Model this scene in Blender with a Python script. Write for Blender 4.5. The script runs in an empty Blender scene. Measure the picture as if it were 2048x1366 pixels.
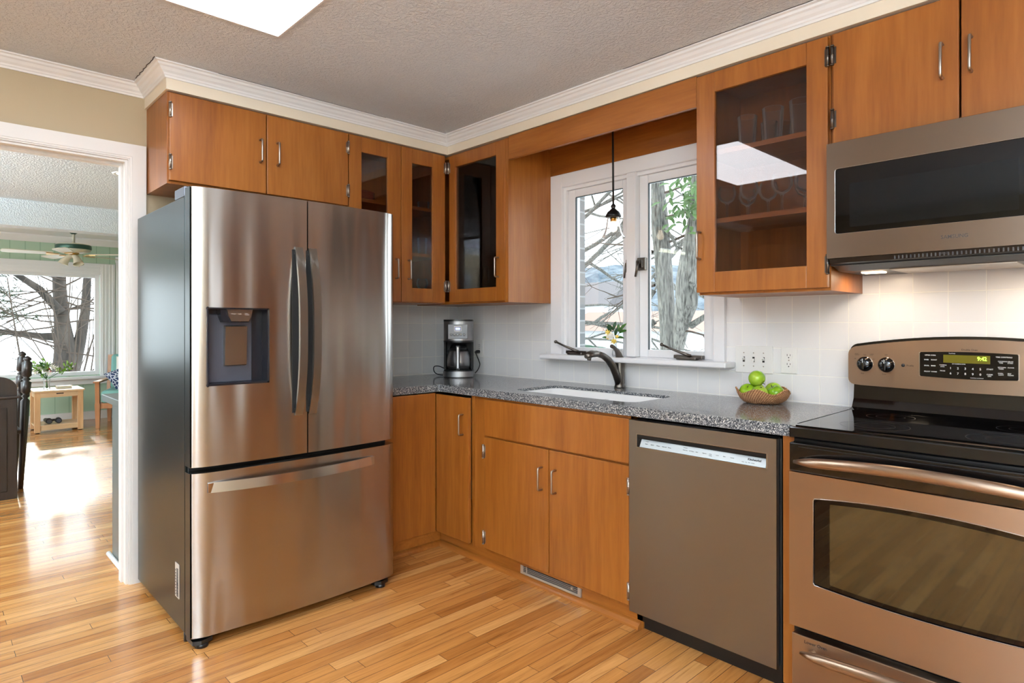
import bpy, bmesh, math, random
from mathutils import Vector, Matrix, noise
random.seed(7)
SC = bpy.context.scene
COL = SC.collection
PI = math.pi

# ------------------------------------------------------------------ camera
cam_d = bpy.data.cameras.new('camera'); cam = bpy.data.objects.new('camera', cam_d); COL.objects.link(cam)
cam_d.sensor_width = 36; cam_d.lens = 1240.9*36/2048; cam_d.shift_y = -34.6/2048
cam_d.clip_start = .05; cam_d.clip_end = 500
cam.location = (3.4484, -2.7515, 1.2536)
cam.rotation_euler = (math.radians(90), math.radians(0.05), math.radians(46.3394))
SC.camera = cam
# ------------------------------------------------------------------ exposure and world
SC.view_settings.view_transform = 'Standard'; SC.view_settings.look = 'None'
SC.view_settings.exposure = 0.48; SC.view_settings.gamma = 1.0
SC.cycles.transparent_max_bounces = 40
W = bpy.data.worlds.new('overcast_sky'); SC.world = W; W.use_nodes = True
bg = W.node_tree.nodes['Background']; bg.inputs[0].default_value = (.86, .94, 1.0, 1); bg.inputs[1].default_value = 3.8
sun_d = bpy.data.lights.new('low_winter_sun', 'SUN'); sun_d.energy = 3.0; sun_d.angle = math.radians(2.5); sun_d.color = (1, .97, .92)
sun = bpy.data.objects.new('low_winter_sun', sun_d); COL.objects.link(sun)
sun.rotation_euler = Vector((.92, -.06, -.37)).to_track_quat('-Z', 'Y').to_euler()
PANEL_E = 10.0        # ceiling panel emission
FILL_E = 12.0         # unseen fill panel added behind the camera

# ------------------------------------------------------------------ material helpers
def mat(name):
    m = bpy.data.materials.new(name); m.use_nodes = True
    nt = m.node_tree; b = nt.nodes['Principled BSDF']
    return m, nt, b
def lk(nt, a, b): nt.links.new(a, b)
def nd(nt, t, **k):
    n = nt.nodes.new(t)
    for a, v in k.items():
        if a.startswith('i_'):
            n.inputs[a[2:].replace('_', ' ')].default_value = v
        else: setattr(n, a, v)
    return n
def s2l(c):
    return tuple((x/12.92 if x <= .04045 else ((x+.055)/1.055)**2.4) for x in [v/255 for v in c]) + (1,)
def flat(name, rgb, rough=.5, metal=0, spec=.5, emit=None, es=0, coat=0):
    m, nt, b = mat(name)
    b.inputs['Base Color'].default_value = s2l(rgb); b.inputs['Roughness'].default_value = rough
    b.inputs['Metallic'].default_value = metal; b.inputs['Specular IOR Level'].default_value = spec
    b.inputs['Coat Weight'].default_value = coat
    if emit: b.inputs['Emission Color'].default_value = s2l(emit); b.inputs['Emission Strength'].default_value = es
    return m
def coords(nt, scale=(1, 1, 1), rot=(0, 0, 0), rand=0.0, loc=(0, 0, 0)):
    tc = nd(nt, 'ShaderNodeTexCoord'); mp = nd(nt, 'ShaderNodeMapping')
    mp.inputs['Scale'].default_value = scale; mp.inputs['Rotation'].default_value = rot
    if rand:
        oi = nd(nt, 'ShaderNodeObjectInfo'); mu = nd(nt, 'ShaderNodeMath', operation='MULTIPLY'); mu.inputs[1].default_value = rand
        lk(nt, oi.outputs['Random'], mu.inputs[0]); cb = nd(nt, 'ShaderNodeCombineXYZ')
        for i in range(3): lk(nt, mu.outputs[0], cb.inputs[i])
        lk(nt, cb.outputs[0], mp.inputs['Location'])
    else: mp.inputs['Location'].default_value = loc
    lk(nt, tc.outputs['Object'], mp.inputs['Vector'])
    return mp.outputs[0]
def ramp(nt, fac, stops):
    r = nd(nt, 'ShaderNodeValToRGB'); e = r.color_ramp.elements
    while len(e) < len(stops): e.new(.5)
    for i, (p, c) in enumerate(stops): e[i].position = p; e[i].color = c
    lk(nt, fac, r.inputs[0]); return r.outputs[0]
def bump(nt, b, h, strength, dist=.001):
    bp = nd(nt, 'ShaderNodeBump'); bp.inputs['Strength'].default_value = strength; bp.inputs['Distance'].default_value = dist
    lk(nt, h, bp.inputs['Height']); lk(nt, bp.outputs[0], b.inputs['Normal']); return bp
def wood(name, c1, c2, c3, axis='z', rough=.40, coat=.12, sc=1.0):
    m, nt, b = mat(name)
    s = {'z': (14, 14, 1.1), 'x': (1.1, 14, 14), 'y': (14, 1.1, 14)}[axis]
    v = coords(nt, tuple(q*sc for q in s), rand=37.0)
    n1 = nd(nt, 'ShaderNodeTexNoise', i_Scale=1.0, i_Detail=4.0, i_Roughness=.55, i_Distortion=.4); lk(nt, v, n1.inputs['Vector'])
    v2 = coords(nt, tuple(q*sc*6 for q in s), rand=11.0)
    n2 = nd(nt, 'ShaderNodeTexNoise', i_Scale=1.0, i_Detail=3.0); lk(nt, v2, n2.inputs['Vector'])
    v3 = coords(nt, tuple(max(q*.14, .8) for q in s), rand=5.0)
    n3 = nd(nt, 'ShaderNodeTexNoise', i_Scale=1.0, i_Detail=2.0); lk(nt, v3, n3.inputs['Vector'])
    a = nd(nt, 'ShaderNodeMath', operation='MULTIPLY'); a.inputs[1].default_value = .45; lk(nt, n1.outputs[0], a.inputs[0])
    c = nd(nt, 'ShaderNodeMath', operation='MULTIPLY_ADD'); c.inputs[1].default_value = .25; lk(nt, n2.outputs[0], c.inputs[0]); lk(nt, a.outputs[0], c.inputs[2])
    d = nd(nt, 'ShaderNodeMath', operation='MULTIPLY_ADD'); d.inputs[1].default_value = .3; lk(nt, n3.outputs[0], d.inputs[0]); lk(nt, c.outputs[0], d.inputs[2])
    col = ramp(nt, d.outputs[0], [(.34, s2l(c1)), (.5, s2l(c2)), (.66, s2l(c3))])
    lk(nt, col, b.inputs['Base Color'])
    b.inputs['Roughness'].default_value = rough; b.inputs['Coat Weight'].default_value = coat; b.inputs['Coat Roughness'].default_value = .18
    bump(nt, b, n2.outputs[0], .08, .0006)
    return m
HON = ((128, 70, 18), (150, 88, 28), (166, 103, 42))
M = {}
M['wood'] = wood('honey_maple', *HON)
M['wood_x'] = wood('honey_maple_across', *HON, axis='x')
M['wood_y'] = wood('honey_maple_depth', *HON, axis='y')
M['wood_in'] = wood('cabinet_interior', (164, 118, 86), (182, 134, 98), (196, 148, 112), rough=.5, coat=0)
M['pine'] = wood('light_oak', (176, 128, 84), (204, 158, 112), (220, 178, 134), axis='z', coat=.1)
M['pine_y'] = wood('light_oak_top', (190, 150, 108), (214, 178, 138), (228, 196, 160), axis='y', coat=.1)
M['arm_wood'] = wood('chair_wood', (134, 84, 44), (160, 104, 60), (178, 122, 76), axis='z')
M['dark_wood'] = wood('dark_walnut', (26, 18, 15), (38, 27, 22), (54, 39, 31), axis='z', rough=.4, coat=.1)

def m_steel(name, rgb, rough=.3, aniso=.7, wavy=0.0, rot=.25, streak=True):
    m, nt, b = mat(name)
    b.inputs['Base Color'].default_value = s2l(rgb); b.inputs['Metallic'].default_value = 1.0
    b.inputs['Roughness'].default_value = rough
    b.inputs['Anisotropic'].default_value = aniso; b.inputs['Anisotropic Rotation'].default_value = rot
    tg = nd(nt, 'ShaderNodeTangent', direction_type='RADIAL', axis='Z'); lk(nt, tg.outputs[0], b.inputs['Tangent'])
    v = coords(nt, (2, 2, 160)); n = nd(nt, 'ShaderNodeTexNoise', i_Scale=1.0, i_Detail=2.0); lk(nt, v, n.inputs['Vector'])
    rr = nd(nt, 'ShaderNodeMapRange'); rr.inputs[3].default_value = rough*.94; rr.inputs[4].default_value = rough*1.06
    lk(nt, n.outputs[0], rr.inputs[0])
    if streak: lk(nt, rr.outputs[0], b.inputs['Roughness'])
    if wavy:
        v2 = coords(nt, (4.5, 4.5, .7)); n2 = nd(nt, 'ShaderNodeTexNoise', i_Scale=1.0, i_Detail=1.5); lk(nt, v2, n2.inputs['Vector'])
        bump(nt, b, n2.outputs[0], 1.0, wavy)
    return m
M['steel'] = m_steel('brushed_steel', (150, 146, 140), .34, .7)
M['steel_warm'] = m_steel('brushed_steel_range', (176, 154, 134), .34, .7)
M['steel_mw'] = m_steel('brushed_steel_microwave', (140, 127, 115), .34, .7)
M['steel_fridge'] = m_steel('brushed_steel_fridge', (178, 174, 170), .24, .8, wavy=.02, streak=False)
M['steel_edge'] = flat('polished_steel', (205, 205, 205), .18, 1)
M['nickel'] = flat('satin_nickel', (176, 166, 156), .28, 1)
M['dark_nickel'] = flat('brushed_nickel_dark', (112, 106, 100), .33, 1)
M['cm_panel'] = flat('coffee_maker_panel', (112, 112, 114), .5, 1)
M['cm_steel'] = flat('coffee_maker_steel', (150, 150, 152), .38, 1)
M['ring'] = flat('burner_print', (44, 44, 46), .3)
M['seal'] = flat('glazing_seal', (60, 66, 70), .6)
M['bronze'] = flat('dark_bronze', (34, 31, 30), .35, .6)
M['fridge_side'] = flat('dark_grey_metal', (34, 42, 42), .28, .8)
M['black'] = flat('black_plastic', (14, 14, 15), .35)
M['black_gloss'] = flat('black_enamel', (8, 8, 9), .08, coat=.4)
M['black_glass'] = flat('black_glass', (4, 4, 5), .03, spec=.4)
M['disp_grey'] = flat('dispenser_grey', (84, 88, 100), .3, .4)
M['disp_dark'] = flat('dispenser_dark', (26, 27, 34), .25)
M['white'] = flat('white_paint', (226, 224, 222), .42)
M['white_sat'] = flat('white_gloss_paint', (236, 236, 238), .3)
M['crown'] = flat('crown_paint', (234, 234, 234), .5)
M['plate'] = flat('white_plastic', (232, 231, 228), .35)
M['sink'] = flat('white_sink', (240, 240, 240), .15)
M['slot'] = flat('dark_slot', (30, 28, 26), .6)
M['grey_lbl'] = flat('grey_print', (70, 70, 72), .5)
M['dark_print'] = flat('dark_print', (44, 40, 40), .5)
M['white_print'] = flat('white_print', (225, 225, 225), .5)
M['sticker'] = flat('sticker_paper', (196, 186, 172), .6)
M['vent_metal'] = flat('vent_metal', (196, 188, 178), .35, .7)
M['gasket'] = flat('dark_gap', (16, 16, 17), .7)
M['grey_cab'] = flat('grey_cabinet_paint', (98, 104, 102), .35)
M['teal'] = flat('teal_fabric', (122, 172, 164), .85)
M['rubber'] = flat('black_rubber', (15, 15, 16), .3)
M['paper'] = flat('paper', (214, 204, 182), .8)
M['book'] = flat('tan_cover', (184, 164, 128), .6)
M['brass'] = flat('brass', (196, 150, 80), .3, 1)
M['red_dish'] = flat('red_glazed', (120, 40, 36), .2)
M['leaf'] = flat('leaf_green', (58, 104, 34), .5)
M['leaf_light'] = flat('leaf_lime', (120, 160, 50), .5)
M['leaf_out'] = flat('evergreen_leaf', (62, 92, 40), .5)
M['leaf_dark'] = flat('leaf_dark', (36, 74, 36), .45)
M['petal_y'] = flat('petal_yellow', (238, 208, 96), .6)
M['petal_w'] = flat('petal_white', (240, 236, 226), .6)
M['petal_p'] = flat('petal_pink', (190, 90, 90), .6)
M['needle'] = flat('pine_needles', (48, 64, 42), .8)
M['fan_green'] = flat('fan_green_metal', (58, 88, 76), .35, .5)
M['fan_white'] = flat('fan_blade_white', (214, 208, 188), .4)
M['fan_edge'] = flat('fan_blade_green', (110, 116, 78), .4)
M['lcd'] = flat('lcd_blue', (60, 70, 150), .3, emit=(190, 200, 255), es=1.2)
M['lcd_frame'] = flat('lcd_frame', (40, 44, 90), .3)
M['led_bg'] = flat('display_olive', (60, 56, 8), .2, emit=(96, 88, 12), es=.7)
M['led'] = flat('led_digits', (150, 230, 60), .3, emit=(170, 250, 70), es=2.2)
M['dw_panel'] = flat('dishwasher_panel', (186, 196, 200), .35)
M['fence'] = flat('white_fence', (225, 228, 230), .6)
M['house'] = flat('house_siding', (196, 200, 204), .7)
M['roof'] = flat('roof_tan', (142, 112, 100), .8); M['roof_grey'] = flat('roof_grey', (96, 92, 94), .8)
M['hedge'] = flat('hedge_green', (46, 70, 52), .9)
M['white_tree'] = flat('snow', (200, 200, 200), .9)

def m_emit(name, rgb, s):
    m, nt, b = mat(name); nt.nodes.remove(b); e = nd(nt, 'ShaderNodeEmission')
    e.inputs[0].default_value = s2l(rgb); e.inputs[1].default_value = s
    lk(nt, e.outputs[0], nt.nodes['Material Output'].inputs[0]); return m
M['panel'] = m_emit('light_diffuser', (240, 245, 252), PANEL_E)
M['fill_panel'] = m_emit('fill_diffuser', (212, 232, 255), FILL_E)  # glow of the added fill panel
M['bulb'] = m_emit('warm_bulb', (255, 220, 180), 3.2)
M['lamp_lens'] = m_emit('warm_lens', (255, 214, 170), 9)
M['can'] = m_emit('recessed_lamp', (255, 250, 240), 6)

def m_glass(name, tint, ior=1.5, rough=0.0, boost=1.0, body=None, rimlight_f=0.0):
    m, nt, b = mat(name); nt.nodes.remove(b)
    tr = nd(nt, 'ShaderNodeBsdfTransparent'); tr.inputs[0].default_value = tint
    gl = nd(nt, 'ShaderNodeBsdfGlossy'); gl.inputs['Roughness'].default_value = rough
    fr = nd(nt, 'ShaderNodeFresnel'); fr.inputs[0].default_value = ior
    mu = nd(nt, 'ShaderNodeMath', operation='MULTIPLY', use_clamp=True); mu.inputs[1].default_value = boost
    lk(nt, fr.outputs[0], mu.inputs[0]); mx = nd(nt, 'ShaderNodeMixShader')
    if body:
        df = nd(nt, 'ShaderNodeBsdfDiffuse'); df.inputs[0].default_value = s2l(body); m2 = nd(nt, 'ShaderNodeMixShader'); m2.inputs[0].default_value = rimlight_f  # pale diffuse stands in for light refracted at the glass edges
        lk(nt, gl.outputs[0], m2.inputs[1]); lk(nt, df.outputs[0], m2.inputs[2]); gl = m2
    lk(nt, mu.outputs[0], mx.inputs[0]); lk(nt, tr.outputs[0], mx.inputs[1]); lk(nt, gl.outputs[0], mx.inputs[2])
    lk(nt, mx.outputs[0], nt.nodes['Material Output'].inputs[0]); return m
M['pane'] = m_glass('window_glass', (.96, .98, .98, 1), boost=.9)
M['cab_pane'] = m_glass('tinted_cabinet_glass', (.86, .80, .78, 1), boost=1.0)
M['ware'] = m_glass('clear_glassware', (.975, .98, .985, 1), ior=1.25, rough=.03, boost=1.4, body=(236, 238, 240), rimlight_f=.55)
M['shade'] = m_glass('clear_shade_glass', (.98, .98, .98, 1), ior=1.18, boost=1.3, rough=.08, body=(240, 240, 240), rimlight_f=.6)
M['oven_glass'] = flat('oven_glass', (44, 37, 20), .045, spec=.7)
M['oven_glass'].node_tree.nodes['Principled BSDF'].inputs['Coat Weight'].default_value = 1.0

# wall paint
m, nt, b = mat('beige_wall_paint'); b.inputs['Base Color'].default_value = s2l((180, 164, 136)); b.inputs['Roughness'].default_value = .6
v = coords(nt, (1, 1, 1)); n = nd(nt, 'ShaderNodeTexNoise', i_Scale=160.0, i_Detail=2.0); lk(nt, v, n.inputs['Vector']); bump(nt, b, n.outputs[0], .12, .001); M['beige'] = m
M['soffit'] = flat('beige_paint_lightened', (228, 216, 196), .6)  # beige paint lightened to offset weak light on the soffit
# textured ceiling
m, nt, b = mat('textured_ceiling'); b.inputs['Roughness'].default_value = .75; b.inputs['Base Color'].default_value = s2l((212, 217, 222))
v = coords(nt); n = nd(nt, 'ShaderNodeTexNoise', i_Scale=85.0, i_Detail=2.0, i_Roughness=.5); lk(nt, v, n.inputs['Vector'])
hh = ramp(nt, n.outputs[0], [(.40, (0, 0, 0, 1)), (.62, (1, 1, 1, 1))]); bump(nt, b, hh, .55, .006); M['ceiling'] = m
# crack line (ceiling gap)
# floor planks running along y
m, nt, b = mat('oak_strip_floor')
tc = nd(nt, 'ShaderNodeTexCoord'); sp = nd(nt, 'ShaderNodeSeparateXYZ'); cb = nd(nt, 'ShaderNodeCombineXYZ')
lk(nt, tc.outputs['Object'], sp.inputs[0]); lk(nt, sp.outputs['Y'], cb.inputs['X']); lk(nt, sp.outputs['X'], cb.inputs['Y'])
def brick(bias):
    br = nd(nt, 'ShaderNodeTexBrick', offset=.37, offset_frequency=2, squash=.8, squash_frequency=3)
    br.inputs['Scale'].default_value = 1; br.inputs['Brick Width'].default_value = .83; br.inputs['Row Height'].default_value = .0575
    br.inputs['Mortar Size'].default_value = .0010; br.inputs['Mortar Smooth'].default_value = .3; br.inputs['Bias'].default_value = bias
    lk(nt, cb.outputs[0], br.inputs['Vector']); return br
br = brick(0.0); br.inputs['Color1'].default_value = (0, 0, 0, 1); br.inputs['Color2'].default_value = (1, 1, 1, 1); br.inputs['Mortar'].default_value = (.5, .5, .5, 1)
tone = ramp(nt, br.outputs['Color'], [(0, s2l((166, 106, 50))), (.3, s2l((188, 126, 64))), (.7, s2l((202, 142, 78))), (1, s2l((214, 158, 96)))])
# grain: noise shifted per plank
sh = nd(nt, 'ShaderNodeVectorMath', operation='MULTIPLY_ADD'); sh.inputs[1].default_value = (37, 37, 37)
lk(nt, br.outputs['Color'], sh.inputs[0]); lk(nt, tc.outputs['Object'], sh.inputs[2])
mp = nd(nt, 'ShaderNodeMapping'); mp.inputs['Scale'].default_value = (46, 2.6, 1); lk(nt, sh.outputs[0], mp.inputs[0])
g = nd(nt, 'ShaderNodeTexNoise', i_Scale=1.0, i_Detail=6.0, i_Roughness=.65, i_Distortion=.8); lk(nt, mp.outputs[0], g.inputs['Vector'])
gc = ramp(nt, g.outputs[0], [(.30, (.52, .42, .34, 1)), (.43, (.86, .82, .78, 1)), (.62, (1.06, 1.05, 1.04, 1))])
mx = nd(nt, 'ShaderNodeMix', data_type='RGBA', blend_type='MULTIPLY'); mx.inputs[0].default_value = 1
lk(nt, tone, mx.inputs[6]); lk(nt, gc, mx.inputs[7])
mo = nd(nt, 'ShaderNodeMix', data_type='RGBA'); mo.inputs[7].default_value = s2l((70, 38, 14)); lk(nt, br.outputs['Fac'], mo.inputs[0]); lk(nt, mx.outputs[2], mo.inputs[6])
lk(nt, mo.outputs[2], b.inputs['Base Color']); b.inputs['Roughness'].default_value = .26; b.inputs['Coat Weight'].default_value = .5; b.inputs['Coat Roughness'].default_value = .10
hs = nd(nt, 'ShaderNodeMath', operation='MULTIPLY_ADD'); hs.inputs[1].default_value = -1.0; hs.inputs[2].default_value = 1.0; lk(nt, br.outputs['Fac'], hs.inputs[0])
# slight cupping of every strip
wv = nd(nt, 'ShaderNodeMath', operation='MULTIPLY'); wv.inputs[1].default_value = 2*PI/.0575; lk(nt, sp.outputs['X'], wv.inputs[0])
cs = nd(nt, 'ShaderNodeMath', operation='COSINE'); lk(nt, wv.outputs[0], cs.inputs[0])
hc = nd(nt, 'ShaderNodeMath', operation='MULTIPLY_ADD'); hc.inputs[1].default_value = .22; lk(nt, cs.outputs[0], hc.inputs[0]); lk(nt, hs.outputs[0], hc.inputs[2])
bump(nt, b, hc.outputs[0], .35, .0012); M['floor'] = m
# tiles
def m_tile(name, ax, off, rgb):
    m, nt, b = mat(name)
    tc = nd(nt, 'ShaderNodeTexCoord'); sp = nd(nt, 'ShaderNodeSeparateXYZ'); cb = nd(nt, 'ShaderNodeCombineXYZ')
    lk(nt, tc.outputs['Object'], sp.inputs[0])
    a = nd(nt, 'ShaderNodeMath', operation='ADD'); a.inputs[1].default_value = off; lk(nt, sp.outputs[ax], a.inputs[0]); lk(nt, a.outputs[0], cb.inputs['X'])
    c = nd(nt, 'ShaderNodeMath', operation='ADD'); c.inputs[1].default_value = -.0115+1.135; lk(nt, sp.outputs['Z'], c.inputs[0]); lk(nt, c.outputs[0], cb.inputs['Y'])
    br = nd(nt, 'ShaderNodeTexBrick', offset=0, squash=1); br.inputs['Scale'].default_value = 1
    br.inputs['Brick Width'].default_value = .1135; br.inputs['Row Height'].default_value = .1135
    br.inputs['Mortar Size'].default_value = .0014; br.inputs['Mortar Smooth'].default_value = .4
    c0 = s2l(rgb); br.inputs['Mortar Size'].default_value = .0020; br.inputs['Color1'].default_value = c0; br.inputs['Color2'].default_value = tuple(min(1, q*1.05) for q in c0[:3])+(1,)
    br.inputs['Mortar'].default_value = s2l((248, 246, 240)); lk(nt, cb.outputs[0], br.inputs['Vector']); lk(nt, br.outputs['Color'], b.inputs['Base Color'])
    b.inputs['Roughness'].default_value = .22
    h = nd(nt, 'ShaderNodeMath', operation='SUBTRACT'); h.inputs[0].default_value = 1; lk(nt, br.outputs['Fac'], h.inputs[1]); bump(nt, b, h.outputs[0], .5, .0015)
    return m
M['tile_r'] = m_tile('ceramic_tile_window_wall', 'X', -.065+1.135, (228, 227, 227))
M['tile_l'] = m_tile('ceramic_tile_fridge_wall', 'Y', .076+1.135, (218, 219, 220))
# granite
m, nt, b = mat('speckled_granite'); v = coords(nt)
vo = nd(nt, 'ShaderNodeTexVoronoi'); vo.inputs['Scale'].default_value = 330; lk(nt, v, vo.inputs['Vector'])
sx = nd(nt, 'ShaderNodeSeparateColor'); lk(nt, vo.outputs['Color'], sx.inputs[0])
lk(nt, ramp(nt, sx.outputs[0], [(.0, s2l((40, 42, 46))), (.35, s2l((76, 80, 85))), (.62, s2l((112, 115, 119))), (.82, s2l((150, 152, 154))), (1, s2l((222, 220, 214)))]), b.inputs['Base Color'])
b.inputs['Roughness'].default_value = .13; M['granite'] = m
# wicker
m, nt, b = mat('woven_wicker'); b.inputs['Roughness'].default_value = .6
tc = nd(nt, 'ShaderNodeTexCoord'); sp = nd(nt, 'ShaderNodeSeparateXYZ'); lk(nt, tc.outputs['Object'], sp.inputs[0])
at = nd(nt, 'ShaderNodeMath', operation='ARCTAN2'); lk(nt, sp.outputs['Y'], at.inputs[0]); lk(nt, sp.outputs['X'], at.inputs[1])
def mth(op, a, b_): 
    n = nd(nt, 'ShaderNodeMath', operation=op)
    for i, q in enumerate((a, b_)):
        if isinstance(q, (int, float)): n.inputs[i].default_value = q
        elif q is not None: lk(nt, q, n.inputs[i])
    return n.outputs[0]
rr_ = mth('SINE', mth('MULTIPLY', sp.outputs['Z'], 2*PI/.008), None)
aa_ = mth('SINE', mth('ADD', mth('MULTIPLY', at.outputs[0], 64), mth('MULTIPLY', sp.outputs['Z'], 2*PI/.016)), None)
wk = mth('MULTIPLY', rr_, aa_)
lk(nt, ramp(nt, mth('MULTIPLY_ADD', wk, .5), [(0, s2l((104, 58, 32))), (.45, s2l((176, 116, 72))), (1, s2l((226, 182, 132)))]), b.inputs['Base Color'])
for l in [n for n in nt.nodes if n.type == 'MATH' and n.operation == 'MULTIPLY_ADD']: l.inputs[2].default_value = .5
bump(nt, b, wk, .8, .003); M['wicker'] = m
# apple
m, nt, b = mat('green_apple_skin'); v = coords(nt, rand=3.0); n = nd(nt, 'ShaderNodeTexNoise', i_Scale=14.0, i_Detail=3.0); lk(nt, v, n.inputs['Vector'])
lk(nt, ramp(nt, n.outputs[0], [(.3, s2l((104, 150, 20))), (.55, s2l((142, 182, 38))), (.75, s2l((178, 204, 76)))]), b.inputs['Base Color']); b.inputs['Roughness'].default_value = .22; M['apple'] = m
# navy patterned pillow
m, nt, b = mat('navy_pattern_fabric'); v = coords(nt); n = nd(nt, 'ShaderNodeTexVoronoi', feature='DISTANCE_TO_EDGE'); n.inputs['Scale'].default_value = 26; lk(nt, v, n.inputs['Vector'])
lk(nt, ramp(nt, n.outputs['Distance'], [(.06, s2l((214, 218, 226))), (.12, s2l((42, 60, 98)))]), b.inputs['Base Color']); b.inputs['Roughness'].default_value = .9; M['navy'] = m
# bark
def m_bark(name, a, c, sc=(22, 22, 5)):
    m, nt, b = mat(name); v = coords(nt, sc); n = nd(nt, 'ShaderNodeTexNoise', i_Scale=1.0, i_Detail=5.0, i_Distortion=.6); lk(nt, v, n.inputs['Vector'])
    lk(nt, ramp(nt, n.outputs[0], [(.35, s2l(a)), (.62, s2l(c))]), b.inputs['Base Color']); b.inputs['Roughness'].default_value = .9; bump(nt, b, n.outputs[0], .8, .02); return m
M['bark'] = m_bark('grey_bark', (50, 48, 45), (118, 116, 110), (75, 75, 10)); M['bark2'] = m_bark('brown_bark', (40, 35, 32), (78, 70, 64), (5, 5, 1.2))
M['twig'] = flat('twig_brown', (74, 62, 54), .9)
# bricks
m, nt, b = mat('grey_brick'); tc = nd(nt, 'ShaderNodeTexCoord'); sp = nd(nt, 'ShaderNodeSeparateXYZ'); cb = nd(nt, 'ShaderNodeCombineXYZ'); lk(nt, tc.outputs['Object'], sp.inputs[0])
ad = nd(nt, 'ShaderNodeMath', operation='ADD'); lk(nt, sp.outputs['X'], ad.inputs[0]); lk(nt, sp.outputs['Y'], ad.inputs[1]); lk(nt, ad.outputs[0], cb.inputs['X']); lk(nt, sp.outputs['Z'], cb.inputs['Y'])
br = nd(nt, 'ShaderNodeTexBrick'); br.inputs['Scale'].default_value = 1; br.inputs['Brick Width'].default_value = .21; br.inputs['Row Height'].default_value = .075; br.inputs['Mortar Size'].default_value = .005
br.inputs['Color1'].default_value = s2l((76, 78, 80)); br.inputs['Color2'].default_value = s2l((104, 102, 100)); br.inputs['Mortar'].default_value = s2l((128, 128, 128))
lk(nt, cb.outputs[0], br.inputs['Vector']); lk(nt, br.outputs['Color'], b.inputs['Base Color']); M['brick'] = m
# green panelling with vertical grooves
m, nt, b = mat('green_panelling'); tc = nd(nt, 'ShaderNodeTexCoord'); sp = nd(nt, 'ShaderNodeSeparateXYZ'); lk(nt, tc.outputs['Object'], sp.inputs[0])
md = nd(nt, 'ShaderNodeMath', operation='PINGPONG'); md.inputs[1].default_value = .075; lk(nt, sp.outputs['Y'], md.inputs[0])
gr = ramp(nt, md.outputs[0], [(.0, (0, 0, 0, 1)), (.006, (1, 1, 1, 1))])
mxg = nd(nt, 'ShaderNodeMix', data_type='RGBA'); mxg.inputs[6].default_value = s2l((130, 160, 134)); mxg.inputs[7].default_value = s2l((172, 196, 172)); lk(nt, gr, mxg.inputs[0])
lk(nt, mxg.outputs[2], b.inputs['Base Color']); b.inputs['Roughness'].default_value = .5; M['green'] = m
# hill
m, nt, b = mat('wooded_hill'); v = coords(nt, (.35, .35, .6)); n = nd(nt, 'ShaderNodeTexNoise', i_Scale=2.0, i_Detail=8.0, i_Roughness=.7); lk(nt, v, n.inputs['Vector'])
lk(nt, ramp(nt, n.outputs[0], [(.35, s2l((64, 76, 88))), (.6, s2l((104, 114, 122)))]), b.inputs['Base Color']); b.inputs['Roughness'].default_value = 1; M['hill'] = m
m, nt, b = mat('pale_ground'); b.inputs['Base Color'].default_value = s2l((214, 218, 220)); b.inputs['Roughness'].default_value = .8; M['ground'] = m
# perforated grey of the oven window frame / microwave window
M['mw_window'] = flat('microwave_window', (18, 20, 22), .06, spec=.3)

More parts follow.
